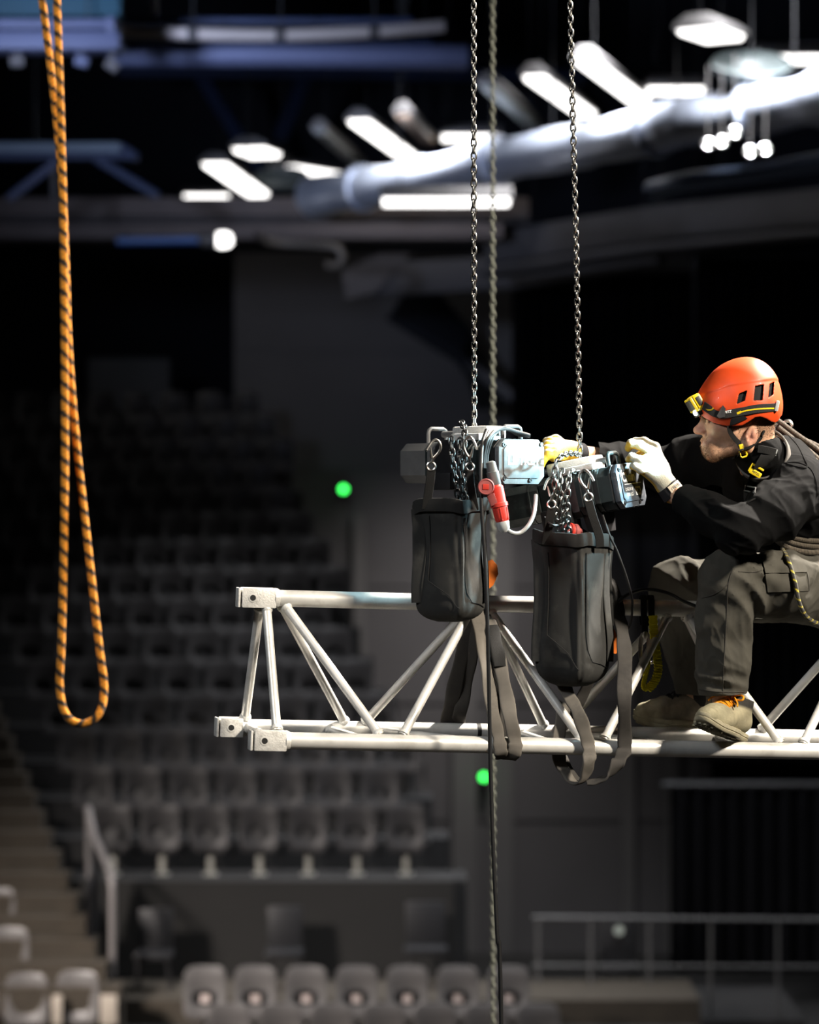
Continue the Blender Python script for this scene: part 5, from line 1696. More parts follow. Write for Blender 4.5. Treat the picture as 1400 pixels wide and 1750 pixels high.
# ---- work trousers
TRS = Vol(span(P(1090, 0, 8.5).x, P(1530, 0, 8.5).x, 0.0042), span(7.97, 8.80, 0.0046), span(P(0, 1215, 8.2).z, P(0, 925, 8.6).z, 0.0042))
TRS.cone(P(1430, 1005, 8.36), P(1430, 1005, 8.57), 0.118, 0.118, 0.05)
TRS.cone(P(1440, 970, 8.42), P(1440, 970, 8.52), 0.125, 0.125, 0.05)
TRS.chainr([P(1425, 1010, 8.31), P(1335, 1003, 8.215), P(1246, 991, 8.125)], [0.102, 0.096, 0.075], 0.04)
TRS.chainr([P(1243, 990, 8.125), P(1240, 1050, 8.15), P(1237, 1120, 8.175), P(1235, 1178, 8.19)], [0.077, 0.077, 0.074, 0.070], 0.03)
TRS.chainr([P(1425, 1010, 8.62), P(1290, 1005, 8.63), P(1160, 1002, 8.62)], [0.102, 0.092, 0.079], 0.04)
TRS.chainr([P(1158, 1002, 8.62), P(1168, 1080, 8.64), P(1184, 1186, 8.66)], [0.079, 0.066, 0.052], 0.03)
X, Y, Z = TRS.grid((slice(None),) * 3)
nz = wob(X, Y, Z, 12, 11)


def fold(p, r, amp, dirv, f, ph=0.0, warp=2.6):
    d = Vector(dirv).normalized()
    TRS.D += (amp * np.exp(-((X - p.x) ** 2 + (Y - p.y) ** 2 + (Z - p.z) ** 2) / (r * r)) * -1.25 * (1 - 2 * np.abs(np.sin(0.5 * (f * (d.x * X + d.y * Y + d.z * Z) + ph + warp * nz))) ** 0.8)).astype(np.float32)


fold(P(1280, 1010, 8.12), 0.09, 0.0075, (0.62, 0.2, 0.75), 120, 0.5)
fold(P(1300, 975, 8.14), 0.09, 0.0045, (0.86, 0.1, -0.5), 140, 1.0)
fold(P(1255, 1080, 8.10), 0.12, 0.0052, (0.45, 0.1, 0.88), 85, 0.2, 3.4)
fold(P(1235, 1165, 8.13), 0.06, 0.0050, (0.3, 0.2, 0.93), 150, 0.9, 3.0)
fold(P(1215, 1130, 8.12), 0.10, 0.0045, (0.95, 0.2, 0.25), 105, 2.0)
fold(P(1350, 1030, 8.2), 0.11, 0.0080, (0.45, 0.0, 0.9), 78, 1.0, 3.2)
fold(P(1385, 985, 8.2), 0.09, 0.0055, (0.8, 0.0, -0.6), 90, 0.3, 3.0)
fold(P(1165, 960, 8.58), 0.12, 0.0045, (0.7, 0.1, 0.7), 80, 0.3, 3.0)
fold(P(1175, 1130, 8.62), 0.12, 0.0050, (0.85, 0.1, 0.5), 80, 0.3, 3.0)
TRS.D += (0.0010 * wob(X, Y, Z, 60, 4)).astype(np.float32)
# hems cut level and hollow
zc = P(0, 1187, 8.19).z
hem = (X < P(1310, 0, 8.2).x) & (Y < 8.35)
TRS.D = np.where(hem, np.maximum(TRS.D, zc + 0.04 * (X - P(1235, 0, 8.2).x) - Z), TRS.D).astype(np.float32)
zc2 = P(0, 1187, 8.66).z
TRS.D = np.where((X < P(1290, 0, 8.6).x) & (Y >= 8.45), np.maximum(TRS.D, zc2 - Z), TRS.D).astype(np.float32)
TRS.cone(P(1235, 1160, 8.19), P(1235, 1230, 8.19), 0.055, 0.057, 0.004, True)
TRS.cone(P(1183, 1165, 8.66), P(1185, 1230, 8.66), 0.044, 0.046, 0.004, True)
# gap for the chord the man sits on
TRS.cone(chord('top', 1100), chord('top', 1700), 0.0262, 0.0262, 0.01, True)
tr_me = TRS.mesh('trousers', 1)
M_TROUSER = weave_mat('grey_work_cloth', (0.068, 0.065, 0.055), 0.88, 1700, 0.22, 0.0, 0.12, dark=(0.035, 0.033, 0.028), damt=0.35, dscale=8)
crumple(tr_me, 0.0052, 13, 3, (1.15, 1.0, 0.75), lambda c: np.clip((c[:, 2] - P(0, 1184, 8.2).z) / 0.03, 0.15, 1))
tr_me.materials.append(M_TROUSER)
trousers = obj('trousers', tr_me, None, man)
bvh_t = BVHTree.FromPolygons([v.co.copy() for v in tr_me.vertices], [list(p.vertices) for p in tr_me.polygons])
bvh_s = BVHTree.FromPolygons([v.co.copy() for v in shirt_me.vertices], [list(p.vertices) for p in shirt_me.polygons])
bvh_b = BVHTree.FromPolygons([v.co.copy() for v in body_me.vertices], [list(p.vertices) for p in body_me.polygons])
EYE = Vector((0, 0, CZ))


def hit(bvhs, px, py, off=0.001):
    """Where the sight line of pixel px, py meets the cloth first, lifted off it."""
    d = (P(px, py, 8.0) - EYE).normalized()
    best = None
    for b in bvhs:
        l, n, i, t = b.ray_cast(EYE, d, 12)
        if l is not None and (best is None or t < best[2]): best = (l, n, t)
    if best is None: return None, None
    n = best[1] if best[1].dot(d) < 0 else -best[1]
    return best[0] + n * off, n


def seam(pxs, r, m, parent, bv, off=0.0006, name='seam', per=6):
    c = []
    raw = spline([Vector((a, b, 0)) for a, b in pxs], per)
    for p in raw:
        h, n = hit(bv, p.x, p.y, off)
        if h is not None: c.append(h)
    if len(c) > 2:
        return obj(name, MB().tube(c, r, 6), m, parent)


M_SEAM = weave_mat('seam_cloth', (0.055, 0.052, 0.046), 0.9, 900, 0.3)
BT = [bvh_t]
seam([(1252, 973), (1245, 1000), (1243, 1040), (1240, 1090), (1237, 1140), (1236, 1184)], 0.0016, M_SEAM, trousers, BT)
seam([(1252, 973), (1244, 998), (1222, 1015), (1200, 1022)], 0.0014, M_SEAM, trousers, BT)
seam([(1262, 977), (1285, 978), (1302, 975)], 0.0014, M_SEAM, trousers, BT)
seam([(1195, 1178), (1225, 1182), (1250, 1183), (1272, 1182)], 0.0018, M_SEAM, trousers, BT)


def patch(name, poly, m, parent, bv, off, thick, n=10):
    """A cloth patch with thickness laid on the surface: poly is four pixel corners."""
    G = []
    for i in range(n + 1):
        row = []
        for j in range(n + 1):
            u, v = i / n, j / n
            a = Vector(poly[0]).lerp(Vector(poly[1]), u); b = Vector(poly[3]).lerp(Vector(poly[2]), u)
            q = a.lerp(b, v)
            h, nn = hit(bv, q.x, q.y, 0)
            if h is None: return None
            row.append((h, nn))
        G.append(row)
    v, f = [], []
    for lay, o in ((0, off + thick), (1, off - 0.004)):
        for r in G:
            for h, nn in r: v.append(h + Vector((nn.x * 0.3, -1, nn.z * 0.3)).normalized() * o)
    N = n + 1
    for i in range(n):
        for j in range(n):
            a = i * N + j
            f.append((a, a + 1, a + N + 1, a + N))
            a += N * N
            f.append((a, a + N, a + N + 1, a + 1))
    for i in range(n):
        for a, b in ((i * N, (i + 1) * N), (i * N + n, (i + 1) * N + n), (i, i + 1), (n * N + i, n * N + i + 1)):
            f.append((a, b, b + N * N, a + N * N))
    return obj(name, MB().add(v, f), m, parent)


pk = patch('thigh_pocket', [(1306, 963), (1372, 962), (1382, 1010), (1312, 1012)], M_TROUSER, trousers, BT, 0.001, 0.003)
patch('pocket_flap', [(1302, 958), (1372, 957), (1379, 978), (1308, 980)], M_TROUSER, trousers, BT, 0.005, 0.003)
seam([(1372, 957), (1381, 985), (1383, 1010)], 0.0012, M_SEAM, trousers, BT)

# ---- collar band and yoke seams of the top
M_COLLAR = weave_mat('grey_collar', (0.15, 0.14, 0.13), 0.9, 900, 0.4, 0.0)
BS = [bvh_s]
seam([(1345, 742), (1362, 760), (1374, 782), (1378, 800), (1340, 792)], 0.0015, M_SHIRT, shirt, BS)
seam([(1340, 792), (1362, 790), (1384, 800), (1394, 820), (1397, 848)], 0.0015, M_SHIRT, shirt, BS)
cr = []
ca = (P(1322, 806, 8.30) - HP(1300, 776)).normalized()
cx = Vector((0, -1, 0)); cx = (cx - ca * cx.dot(ca)).normalized(); cy = ca.cross(cx)
cc0 = HP(1304, 778)
for k in range(40):
    a = 2 * math.pi * k / 40
    cr.append(cc0 + (cx * math.cos(a) + cy * math.sin(a)) * 0.0745)
obj('collar', MB().tube(cr, None, 12, True, False, (0.017, 0.0035), ca), M_COLLAR, man)

# ---- gloves
M_GLOVE = attr_mat('leather_glove', 0.62, 0.3, 300, 0.35)
CREAM, OCHRE = (0.42, 0.405, 0.33), (0.46, 0.26, 0.015)


def glove(lo, hi, build, back, label, gaps=()):
    G = Vol(span(lo.x, hi.x, 0.0016), span(lo.y, hi.y, 0.0018), span(lo.z, hi.z, 0.0016))
    build(G)
    me = G.mesh('glove', 1)
    bk = Vector(back).normalized()

    def col(co, no):
        d = no @ np.array(bk, np.float32)
        w = np.clip((d + 0.10) / 0.22, 0, 1)[:, None]
        px, py = to_px(co)
        for (a, b, r) in gaps:
            q = np.clip((np.hypot(px - a, py - b) - r) / 3.0, 0, 1)[:, None]
            w = np.minimum(w, q)
        return np.array(OCHRE, np.float32) * (1 - w) + np.array(CREAM, np.float32) * w
    tint(me, col)
    me.materials.append(M_GLOVE)
    o = obj('glove', me, None, man)
    o['label'] = label
    return o


def gl_near(G):
    o = 0.13
    kn = {'i': P(1119, 765, 8.115 + o), 'm': P(1112, 772, 8.075 + o), 'r': P(1106, 786, 8.045 + o), 'p': P(1102, 803, 8.035 + o)}
    wr = P(1139, 829, 8.07 + o)
    for q in kn.values(): G.cone(wr, q, 0.021, 0.0165, 0.018)
    G.cone(P(1128, 800, 8.08 + o), P(1120, 785, 8.08 + o), 0.024, 0.021, 0.02)
    k = 0.005
    G.chainr([kn['i'], P(1101, 755, 8.125 + o), P(1086, 755, 8.14 + o), P(1078, 763, 8.15 + o)], [0.0150, 0.0135, 0.0120, 0.010], k)
    G.chainr([kn['m'], P(1094, 761, 8.070 + o), P(1079, 758, 8.075 + o), P(1074, 766, 8.10 + o)], [0.0155, 0.0140, 0.0125, 0.0105], k)
    G.chainr([kn['r'], P(1093, 787, 8.020 + o), P(1080, 781, 8.025 + o), P(1075, 785, 8.045 + o)], [0.0150, 0.0135, 0.0120, 0.0105], k)
    G.chainr([kn['p'], P(1095, 803, 8.012 + o), P(1086, 797, 8.012 + o), P(1081, 797, 8.03 + o)], [0.0130, 0.0115, 0.0105, 0.0095], k)
    G.chainr([P(1131, 806, 8.11 + o), P(1118, 788, 8.145 + o), P(1103, 778, 8.175 + o), P(1092, 778, 8.19 + o)], [0.0175, 0.0150, 0.0125, 0.0110], 0.012)
    G.cone(P(1103, 779, 8.03 + o), P(1086, 769, 8.035 + o), 0.0012, 0.0030, 0.008, True)
    G.cone(wr, P(1149, 843, 8.07 + o), 0.0265, 0.030, 0.012)


glN = glove(P(1058, 868, 8.08), P(1170, 738, 8.36), gl_near, (0.10, -0.80, 0.58), 'cream and ochre leather glove on the left hand, gripping the tilted hoist', ((1072, 761, 5), (1084, 769, 3.5), (1092, 773, 3.0), (1099, 778, 2.0), (1074, 783, 2.5)))


def gl_far(G):
    wr = P(978, 772, 8.40)
    kn = [P(950, 757, 8.36), P(948, 763, 8.335), P(946, 771, 8.315), P(946, 779, 8.30)]
    for q in kn: G.cone(wr, q, 0.022, 0.0165, 0.018)
    for q, (dx, dz) in zip(kn, ((-20, 4), (-22, 3), (-21, 2), (-18, 3))):
        y = q.y
        a = Vector((q.x + dx * SK * 0.55, y - 0.012, q.z + 0.004)); b = Vector((q.x + dx * SK, y - 0.015, q.z - dz * SK - 0.006))
        e = Vector((b.x - 0.004, y - 0.012, b.z - 0.016))
        G.chainr([q, a, b, e], [0.0145, 0.0130, 0.0115, 0.0100], 0.006)
    G.chainr([P(968, 764, 8.40), P(950, 752, 8.41), P(934, 754, 8.40)], [0.017, 0.014, 0.0115], 0.012)
    G.cone(wr, P(988, 775, 8.425), 0.0265, 0.029, 0.012)


glF = glove(P(905, 815, 8.22), P(1010, 735, 8.48), gl_far, (-0.1, 0.75, 0.65), 'ochre leather glove on the far hand, behind the pale hoist cover')
# cuff straps
M_CUFF = weave_mat('black_cuff', (0.02, 0.02, 0.022), 0.8, 800, 0.4)
M_CUFFTAB = mat('beige_cuff_tab', (0.58, 0.50, 0.38), 0.6, 0, 0.08)


def cuff(a, b, r, parent):
    d = (b - a).normalized()
    M = along(a, b)
    L = (b - a).length
    return obj('cuff_strap', MB().lathe([(r - 0.004, 0), (r + 0.002, 0.0015), (r + 0.003, L * 0.5), (r + 0.004, L - 0.0015), (r - 0.003, L)], M, 28), M_CUFF, parent), M, L


ca, cb_ = P(1139, 829, 8.20), P(1153, 848, 8.198)
cf, M, L = cuff(ca, cb_, 0.0295, glN)
ax = (cb_ - ca).normalized()
for nm, wdt, rr, mt in (('cuff_tab', 0.58, 0.0345, M_CUFFTAB),):
    v, f = [], []
    n0 = 12
    fr_ = Vector((0.52, -0.80, 0.30)); fr_ = (fr_ - ax * fr_.dot(ax)).normalized(); tv = ax.cross(fr_)
    for i in range(n0 + 1):
        an = (i / n0 - 0.5) * 1.5
        for t_, ro in ((0.18, rr), (0.82, rr + 0.0008), (0.82, rr - 0.003), (0.18, rr - 0.003)):
            v.append(ca + ax * (L * t_) + (fr_ * math.cos(an) + tv * math.sin(an)) * ro)
    for i in range(n0):
        for k in range(4):
            f.append((i * 4 + k, i * 4 + (k + 1) % 4, (i + 1) * 4 + (k + 1) % 4, (i + 1) * 4 + k))
    f += [(0, 1, 2, 3), (n0 * 4 + 3, n0 * 4 + 2, n0 * 4 + 1, n0 * 4)]
    obj(nm, MB().add(v, f), mt, cf if False else glN)
tx = tv if tv.x > 0 else -tv
tz = fr_.cross(tx)
if tz.z < 0: tx, tz = -tx, -tz
c0 = ca + ax * (L * 0.5) + fr_ * 0.0352
sx = tx if tx.x > 0 else -tx
up_ = fr_.cross(sx)
obj('cuff_lettering', text_mb('PETZL', 0.0098, axes(sx, up_, fr_, c0), 0.0003, 0.0003), M_BLACKPRINT, glN, False, False)
fra = [c0 + sx * x + up_ * z for x, z in ((-0.0165, -0.006), (0.0165, -0.006), (0.0165, 0.006), (-0.0125, 0.006), (-0.0165, 0.002))]
obj('cuff_frame', MB().tube(fra, 0.0007, 6, True), M_BLACKPRINT, glN)
cuff(P(980, 773, 8.405), P(992, 776, 8.43), 0.0295, glF)

# ---- shoes
M_SHOE = attr_mat('suede_shoe', 0.85, 0.35, 250, 0.2)
M_SOLE = mat('pale_rubber_sole', (0.33, 0.30, 0.205), 0.75, 0, 0.12, 60, 0.2, 300, dark=(0.28, 0.25, 0.18), dscale=40, damt=0.5)
M_LACE_O = weave_mat('orange_lace', (0.85, 0.32, 0.02), 0.7, 900, 0.4)
M_LACE_D = weave_mat('dark_lace', (0.03, 0.03, 0.03), 0.8, 900, 0.4)


def shoe(M, label, pale, lace):
    """Work shoe in its own frame: x to the toe, z up, sole on z = 0; M places it."""
    V = Vol(span(-0.16, 0.17, 0.0026), span(-0.08, 0.08, 0.0026), span(-0.01, 0.17, 0.0026))
    V.cone((-0.085, 0, 0.058), (-0.03, 0, 0.062), 0.040, 0.043, 0.03)
    V.cone((-0.03, 0, 0.060), (0.05, 0.004, 0.046), 0.043, 0.041, 0.03)
    V.cone((0.05, 0.004, 0.045), (0.108, 0.004, 0.040), 0.043, 0.033, 0.03)
    V.cone((-0.075, 0, 0.070), (-0.062, 0, 0.128), 0.041, 0.044, 0.025)
    V.cone((-0.02, 0, 0.085), (-0.045, 0, 0.128), 0.030, 0.036, 0.03)
    V.cone((-0.062, 0, 0.125), (-0.06, 0, 0.18), 0.033, 0.036, 0.006, True)
    X, Y, Z = V.grid((slice(None),) * 3)
    V.D = np.maximum(V.D, 0.020 - Z).astype(np.float32)
    V.D = np.maximum(V.D, Z - 0.138).astype(np.float32)
    V.D += (0.0018 * np.exp(-((X - 0.045) ** 2 + (Z - 0.07) ** 2) / 0.004) * np.sin(180 * X + 40 * Y)).astype(np.float32)
    me = V.mesh('shoe', 1)

    def col(co, no):
        base = np.tile(np.array((0.31, 0.28, 0.185) if pale else (0.22, 0.19, 0.145), np.float32), (len(co), 1))
        top = np.clip((co[:, 2] - 0.100) / 0.012, 0, 1)[:, None]
        tongue = np.clip((0.024 - np.abs(co[:, 1])) / 0.006, 0, 1)[:, None] * np.clip((0.052 - co[:, 0]) / 0.01, 0, 1)[:, None] * (no[:, 2] > 0.1)[:, None]
        toe = np.clip((co[:, 0] - 0.062) / 0.02, 0, 1)[:, None]
        dk = np.array((0.035, 0.033, 0.030), np.float32)
        base = base * (1 - toe) + np.array((0.35, 0.32, 0.21) if pale else (0.42, 0.375, 0.265), np.float32) * toe  # far shoe's toe is paler: the light on it is put into colour
        w = np.clip(np.maximum(top, tongue), 0, 1)
        n = (0.5 + 0.5 * np.sin(60 * co[:, 0] + 90 * co[:, 2]) * np.sin(70 * co[:, 1] + 30))[:, None]
        return (base * (0.75 + 0.35 * n)) * (1 - w) + dk * w
    me.transform(M)
    tint_src = M.inverted()

    def col_w(co, no):
        A = np.array(tint_src, np.float32)
        R = np.array(tint_src.to_3x3(), np.float32)
        return col(co @ A[:3, :3].T + A[:3, 3], no @ R.T)
    tint(me, col_w)
    me.materials.append(M_SHOE)
    o = obj('shoe', me, None, man)
    o['label'] = label
    # sole with edge groove and cut tread
    n = 48
    def outline(k, off):
        a = 2 * math.pi * k / n
        c, s = math.cos(a), math.sin(a)
        x = 0.146 * math.copysign(abs(c) ** 0.8, c) - 0.003
        wd = 0.047 + 0.006 * math.sin(x * 22 + 0.5) - (0.006 if x < -0.05 else 0)
        return (x + off * c, 0.002 + (wd + off) * math.copysign(abs(s) ** 0.75, s))
    def lift(x):   # toe spring
        return 0.018 * max(0, (x - 0.06) / 0.08) ** 2
    v, f = [], []
    lv = [(-0.004, 0.0), (0.0, 0.003), (0.001, 0.012), (-0.0015, 0.0145), (0.001, 0.017), (0.0, 0.027), (-0.004, 0.030)]
    for off, z in lv:
        for k in range(n):
            x, y = outline(k, off)
            v.append(M @ Vector((x, y, z + lift(x))))
    for i in range(len(lv) - 1):
        for k in range(n):
            l = (k + 1) % n
            f.append((i * n + k, i * n + l, (i + 1) * n + l, (i + 1) * n + k))
    f.append(tuple(reversed(range(n)))); f.append(tuple((len(lv) - 1) * n + k for k in range(n)))
    so = obj('sole', MB().add(v, f), M_SOLE, o, angle=50)
    tread = MB()
    for i in range(17):
        for j in range(5):
            x = -0.125 + i * 0.0155; y = -0.032 + j * 0.016 + (0.004 if i % 2 else -0.004)
            wd = 0.047 + 0.006 * math.sin(x * 22 + 0.5) - (0.006 if x < -0.05 else 0)
            if abs(y) > wd * math.sqrt(max(0, 1 - (x / 0.148) ** 4)) - 0.009: continue
            tread.box(M @ Vector((x, y, -0.0015 + lift(x))), (0.0115, 0.012, 0.005), M.to_3x3() @ Matrix.Rotation(0.5 if i % 2 else -0.5, 3, 'Z'))
    obj('tread_block', tread, M_SOLE, so, smooth=False)['kind'] = 'stuff'
    lc = obj('lace', MB().tube([M @ Vector(p) for p in spline([(-0.012, -0.027, 0.118), (0.0, 0.0, 0.122), (-0.012, 0.027, 0.118)], 5)], 0.0026, 8), lace, o)
    for i in range(4):
        x = 0.008 + 0.016 * i; z = 0.112 - 0.0095 * i
        for s in (1, -1):
            obj('lace', MB().tube([M @ Vector(p) for p in spline([(x - 0.006, -0.026 * s, z - 0.006), (x, 0, z + 0.007 - 0.001 * s), (x + 0.010, 0.026 * s, z - 0.010)], 5)], 0.0026, 8), lace, o)
    if lace is M_LACE_O:
        for s in (1, -1):
            obj('lace_loop', MB().tube([M @ Vector(p) for p in spline([(-0.010, 0, 0.125), (-0.004, 0.022 * s, 0.140), (0.008, 0.046 * s, 0.138), (0.018, 0.050 * s, 0.124), (0.010, 0.030 * s, 0.122), (-0.008, 0.004 * s, 0.126)], 6)], 0.0028, 8), lace, o)
            obj('lace_end', MB().tube([M @ Vector(p) for p in spline([(-0.010, 0, 0.125), (0.010, 0.018 * s, 0.130), (0.024, 0.040 * s, 0.112), (0.03, 0.046 * s, 0.098)], 6)], 0.0024, 8), lace, o)
    return o


def frame_shoe(heel, toe, upv, lean):
    x = (toe - heel).normalized()
    z = (upv - x * upv.dot(x)).normalized()
    return axes(x, z.cross(x), z, (heel + toe) / 2)


heel, toe = P(1265, 1268, 8.27), P(1196, 1240, 8.04)
shoe(frame_shoe(heel, toe, Vector((0.24, 0.10, 0.95)), 0) @ Matrix.Diagonal((1, 1, 0.84, 1)), 'pale dusty suede work shoe with orange laces, its sole tipped up on the front chord', True, M_LACE_O)
heel, toe = P(1232, 1250, 8.69), P(1090, 1240, 8.655)
shoe(frame_shoe(heel, toe, Vector((0.0, -0.05, 1)), 0), 'brown grey work shoe standing on the back chord', False, M_LACE_D)
for a, r1, b, r2 in ((P(1236, 1150, 8.19), 0.040, P(1246, 1225, 8.215), 0.040), (P(1184, 1150, 8.66), 0.042, P(1197, 1216, 8.67), 0.040)):
    obj('sock', MB().tube([a, (a + b) / 2, b], [r1, (r1 + r2) / 2, r2], 20), M_BLACKPLASTIC if False else M_WEBBING, man)

# ------------------------------------------------------------------ climbing helmet
hel = empty('climbing_helmet', HP(1263, 722), 'orange red climbing helmet with side vents on the man\'s head', 'helmet')
tilt = Matrix.Rotation(math.radians(-9), 3, 'Y')
H = Vol(span(P(1180, 0, HY).x, P(1342, 0, HY).x, 0.0015), span(HY - 0.128, HY + 0.128, 0.0017), span(P(0, 738, HY).z, P(0, 608, HY).z, 0.0015))
HCc = HP(1266, 694)


def helm(V, g):
    V.ell(HP(1264, 694), (0.112 + g, 0.105 + g, 0.127 + g), 0.01)
    V.ell(HP(1283, 676), (0.076 + g, 0.092 + g, 0.098 + g), 0.04)
    V.ell(HP(1290, 700), (0.066 + g, 0.096 + g, 0.062 + g), 0.03)
    V.ell(HP(1226, 696), (0.056 + g, 0.084 + g, 0.058 + g), 0.03)


helm(H, 0.0)
X, Y, Z = H.grid((slice(None),) * 3)
# raised crown panel: everything above a sloping line stands 2 mm proud
pxg, pyg = 700 + X * FPX / HY, 875 - (Z - CZ) * FPX / HY
line = 650 + np.clip((1318 - pxg) / 60, 0, 1.6) * 9 + np.clip((1240 - pxg), 0, 60) * 0.25
H.D -= (0.0022 * (1 / (1 + np.exp((pyg - line) / 0.9)))).astype(np.float32)
I = Vol(H.ax[0], H.ax[1], H.ax[2]); helm(I, -0.0055)
# brim line: front edge, dip at the temple, arch over the ear, drop at the nape
bx = [1180, 1193, 1200, 1215, 1230, 1245, 1262, 1275, 1283, 1292, 1303, 1312, 1320, 1326, 1332, 1345]
by = [700, 705, 714, 723.5, 728, 730, 729, 721, 715.5, 714, 717, 721.5, 723.5, 721, 712, 706]
rim_y = np.interp(pxg[:, 0, 0], bx, by)[:, None, None] - 0.0 * Y
zr_ = CZ - (rim_y - 875) * HY / FPX
H.D = np.maximum(H.D, zr_ - Z)
H.D = np.maximum(H.D, -np.where(True, I.D, 1)).astype(np.float32)
# side vents, four-sided, cut through the shell on both sides
def vent(poly, ymin):
    d = None
    n = len(poly)
    cx_, cy_ = sum(p[0] for p in poly) / n, sum(p[1] for p in poly) / n
    for i in range(n):
        (x0, y0), (x1_, y1_) = poly[i], poly[(i + 1) % n]
        nx, ny = (y1_ - y0), -(x1_ - x0)
        l = math.hypot(nx, ny); nx, ny = nx / l, ny / l
        if (cx_ - x0) * nx + (cy_ - y0) * ny > 0: nx, ny = -nx, -ny
        e = (pxg - x0) * nx + (pyg - y0) * ny
        d = e if d is None else np.maximum(d, e)
    d = (d - 0.6) * SK
    d = np.maximum(d, ymin - np.abs(Y - HY))
    H.D = np.maximum(H.D, -d).astype(np.float32)


VENTS = [[(1253, 692), (1256.5, 676), (1269, 670.5), (1265, 687)], [(1281, 686.5), (1284, 663), (1298, 660), (1295, 686)], [(1306.5, 681.5), (1310, 659), (1318, 655), (1315, 676)]]
for v_ in VENTS: vent(v_, 0.045)
# small crescent groove on the brow
H.cone(HP(1211, 652, 0.085), HP(1214, 662, 0.083), 0.0022, 0.0022, 0.001, True)
H.cone(HP(1214, 662, 0.083), HP(1221, 668, 0.085), 0.0022, 0.0022, 0.001, True)
H.cone(HP(1221, 668, 0.085), HP(1236, 662, 0.095), 0.0018, 0.0010, 0.001, True)
h_me = H.mesh('shell', 1)
M_HELMET = mat('orange_helmet', (0.74, 0.070, 0.010), 0.50, 0, 0.05, 30, 0.02, 300, 0.5, coat=0.06)
h_me.materials.append(M_HELMET)
obj('shell', h_me, None, hel)
# dark foam liner
Lr = Vol(span(P(1180, 0, HY).x, P(1342, 0, HY).x, 0.004), span(HY - 0.128, HY + 0.128, 0.004), span(P(0, 738, HY).z, P(0, 608, HY).z, 0.004))
helm(Lr, -0.009)
I2 = Vol(Lr.ax[0], Lr.ax[1], Lr.ax[2]); helm(I2, -0.020)
X, Y, Z = Lr.grid((slice(None),) * 3)
pxg = 700 + X * FPX / HY
zr_ = CZ - (np.interp(pxg[:, 0, 0], bx, np.array(by) - 3)[:, None, None] - 875) * HY / FPX
Lr.D = np.maximum(np.maximum(Lr.D, zr_ - Z), -I2.D).astype(np.float32)
l_me = Lr.mesh('liner', 1); l_me.materials.append(mat('black_foam', (0.008, 0.008, 0.009), 0.9))
obj('liner', l_me, None, hel)
bvh_h = BVHTree.FromPolygons([v.co.copy() for v in h_me.vertices], [list(p.vertices) for p in h_me.polygons])
BH = [bvh_h]
patch('temple_plate', [(1249, 716), (1266, 707), (1278, 715), (1247, 729)], M_BLACKPLASTIC, hel, BH, 0.0012, 0.002, 8)


def strap3(name, pts, w, t, m, parent, wd=None):
    c = spline(pts, 6)
    return obj(name, MB().tube(c, None, 10, False, True, (w, t), wd if wd is not None else Vector((1, 0, -0.3))), m, parent)


def on(bv, px, py, off):
    h, n = hit(bv, px, py, off)
    return h


BB = [bvh_b]
st = [on(BH, 1246, 727, 0.001)] + [on(BB, a, b, 0.0028) for a, b in ((1249, 739), (1256, 749), (1263, 757), (1267, 765))]
strap3('chin_strap', st, 0.0068, 0.0012, M_WEBBING, hel, Vector((1, 0, 0.7)))
st = [on(BB, a, b, 0.0028) for a, b in ((1306, 735), (1300, 748), (1292, 757), (1283, 763), (1272, 767))]
strap3('chin_strap', st, 0.0045, 0.0012, M_WEBBING, hel, Vector((0.5, 0, 1)))
st = [on(BB, a, b, 0.0028) for a, b in ((1268, 768), (1262, 776), (1252, 783), (1243, 787))]
strap3('chin_strap', st, 0.0070, 0.0012, M_WEBBING, hel, Vector((0.6, 0, 1)))
bp = on(BB, 1269, 768, 0.004)
Mb = axes(Vector((0.95, 0.1, 0.28)).normalized(), Vector((0.1, -0.98, 0.1)).normalized(), Vector((-0.28, 0.05, 0.95)).normalized(), bp)
bk = obj('chin_buckle', MB().tube([Mb @ Vector(p) for p in ((-0.008, 0, 0.0), (0.008, 0, 0.0), (0.0095, 0, -0.016), (0.006, 0, -0.020), (-0.006, 0, -0.020), (-0.0095, 0, -0.016))], 0.0026, 8, True), M_YELLOW, hel)
obj('buckle_clip', MB().box(Mb @ Vector((0.002, -0.001, 0.010)), (0.015, 0.006, 0.014), Mb.to_3x3(), 0.002), M_YELLOW, hel)
obj('buckle_bar', MB().box(Mb @ Vector((0, 0.001, 0.001)), (0.02, 0.005, 0.004), Mb.to_3x3(), 0.001), M_BLACKPLASTIC, bk)
obj('strap_slider', MB().box(HP(1221, 785, 0.012), (0.010, 0.012, 0.006), Matrix.Rotation(0.4, 3, 'Y'), 0.001), M_YELLOW, hel)

# ------------------------------------------------------------------ headlamp
hl = empty('headlamp', HP(1188, 690, 0.02), 'yellow and black headlamp shining at the front of the orange helmet', 'lamp')
M_HLBODY = mat('headlamp_yellow', (0.86, 0.60, 0.01), 0.4, 0, 0.06, 40)


def band(pts, bv, half, off, thick, m, name, parent):
    """Elastic band laid round the shell: pixel centre line on the near side, mirrored to the far side."""
    raw = spline([Vector((a, b, 0)) for a, b in pts], 5)
    c, wd = [], []
    for p in raw:
        h, n = hit(bv, p.x, p.y, off)
        if h is not None: c.append(h)
    return obj(name, MB().tube(c, None, 10, False, True, (half, thick), Vector((0.12, 0, 1))), m, parent)


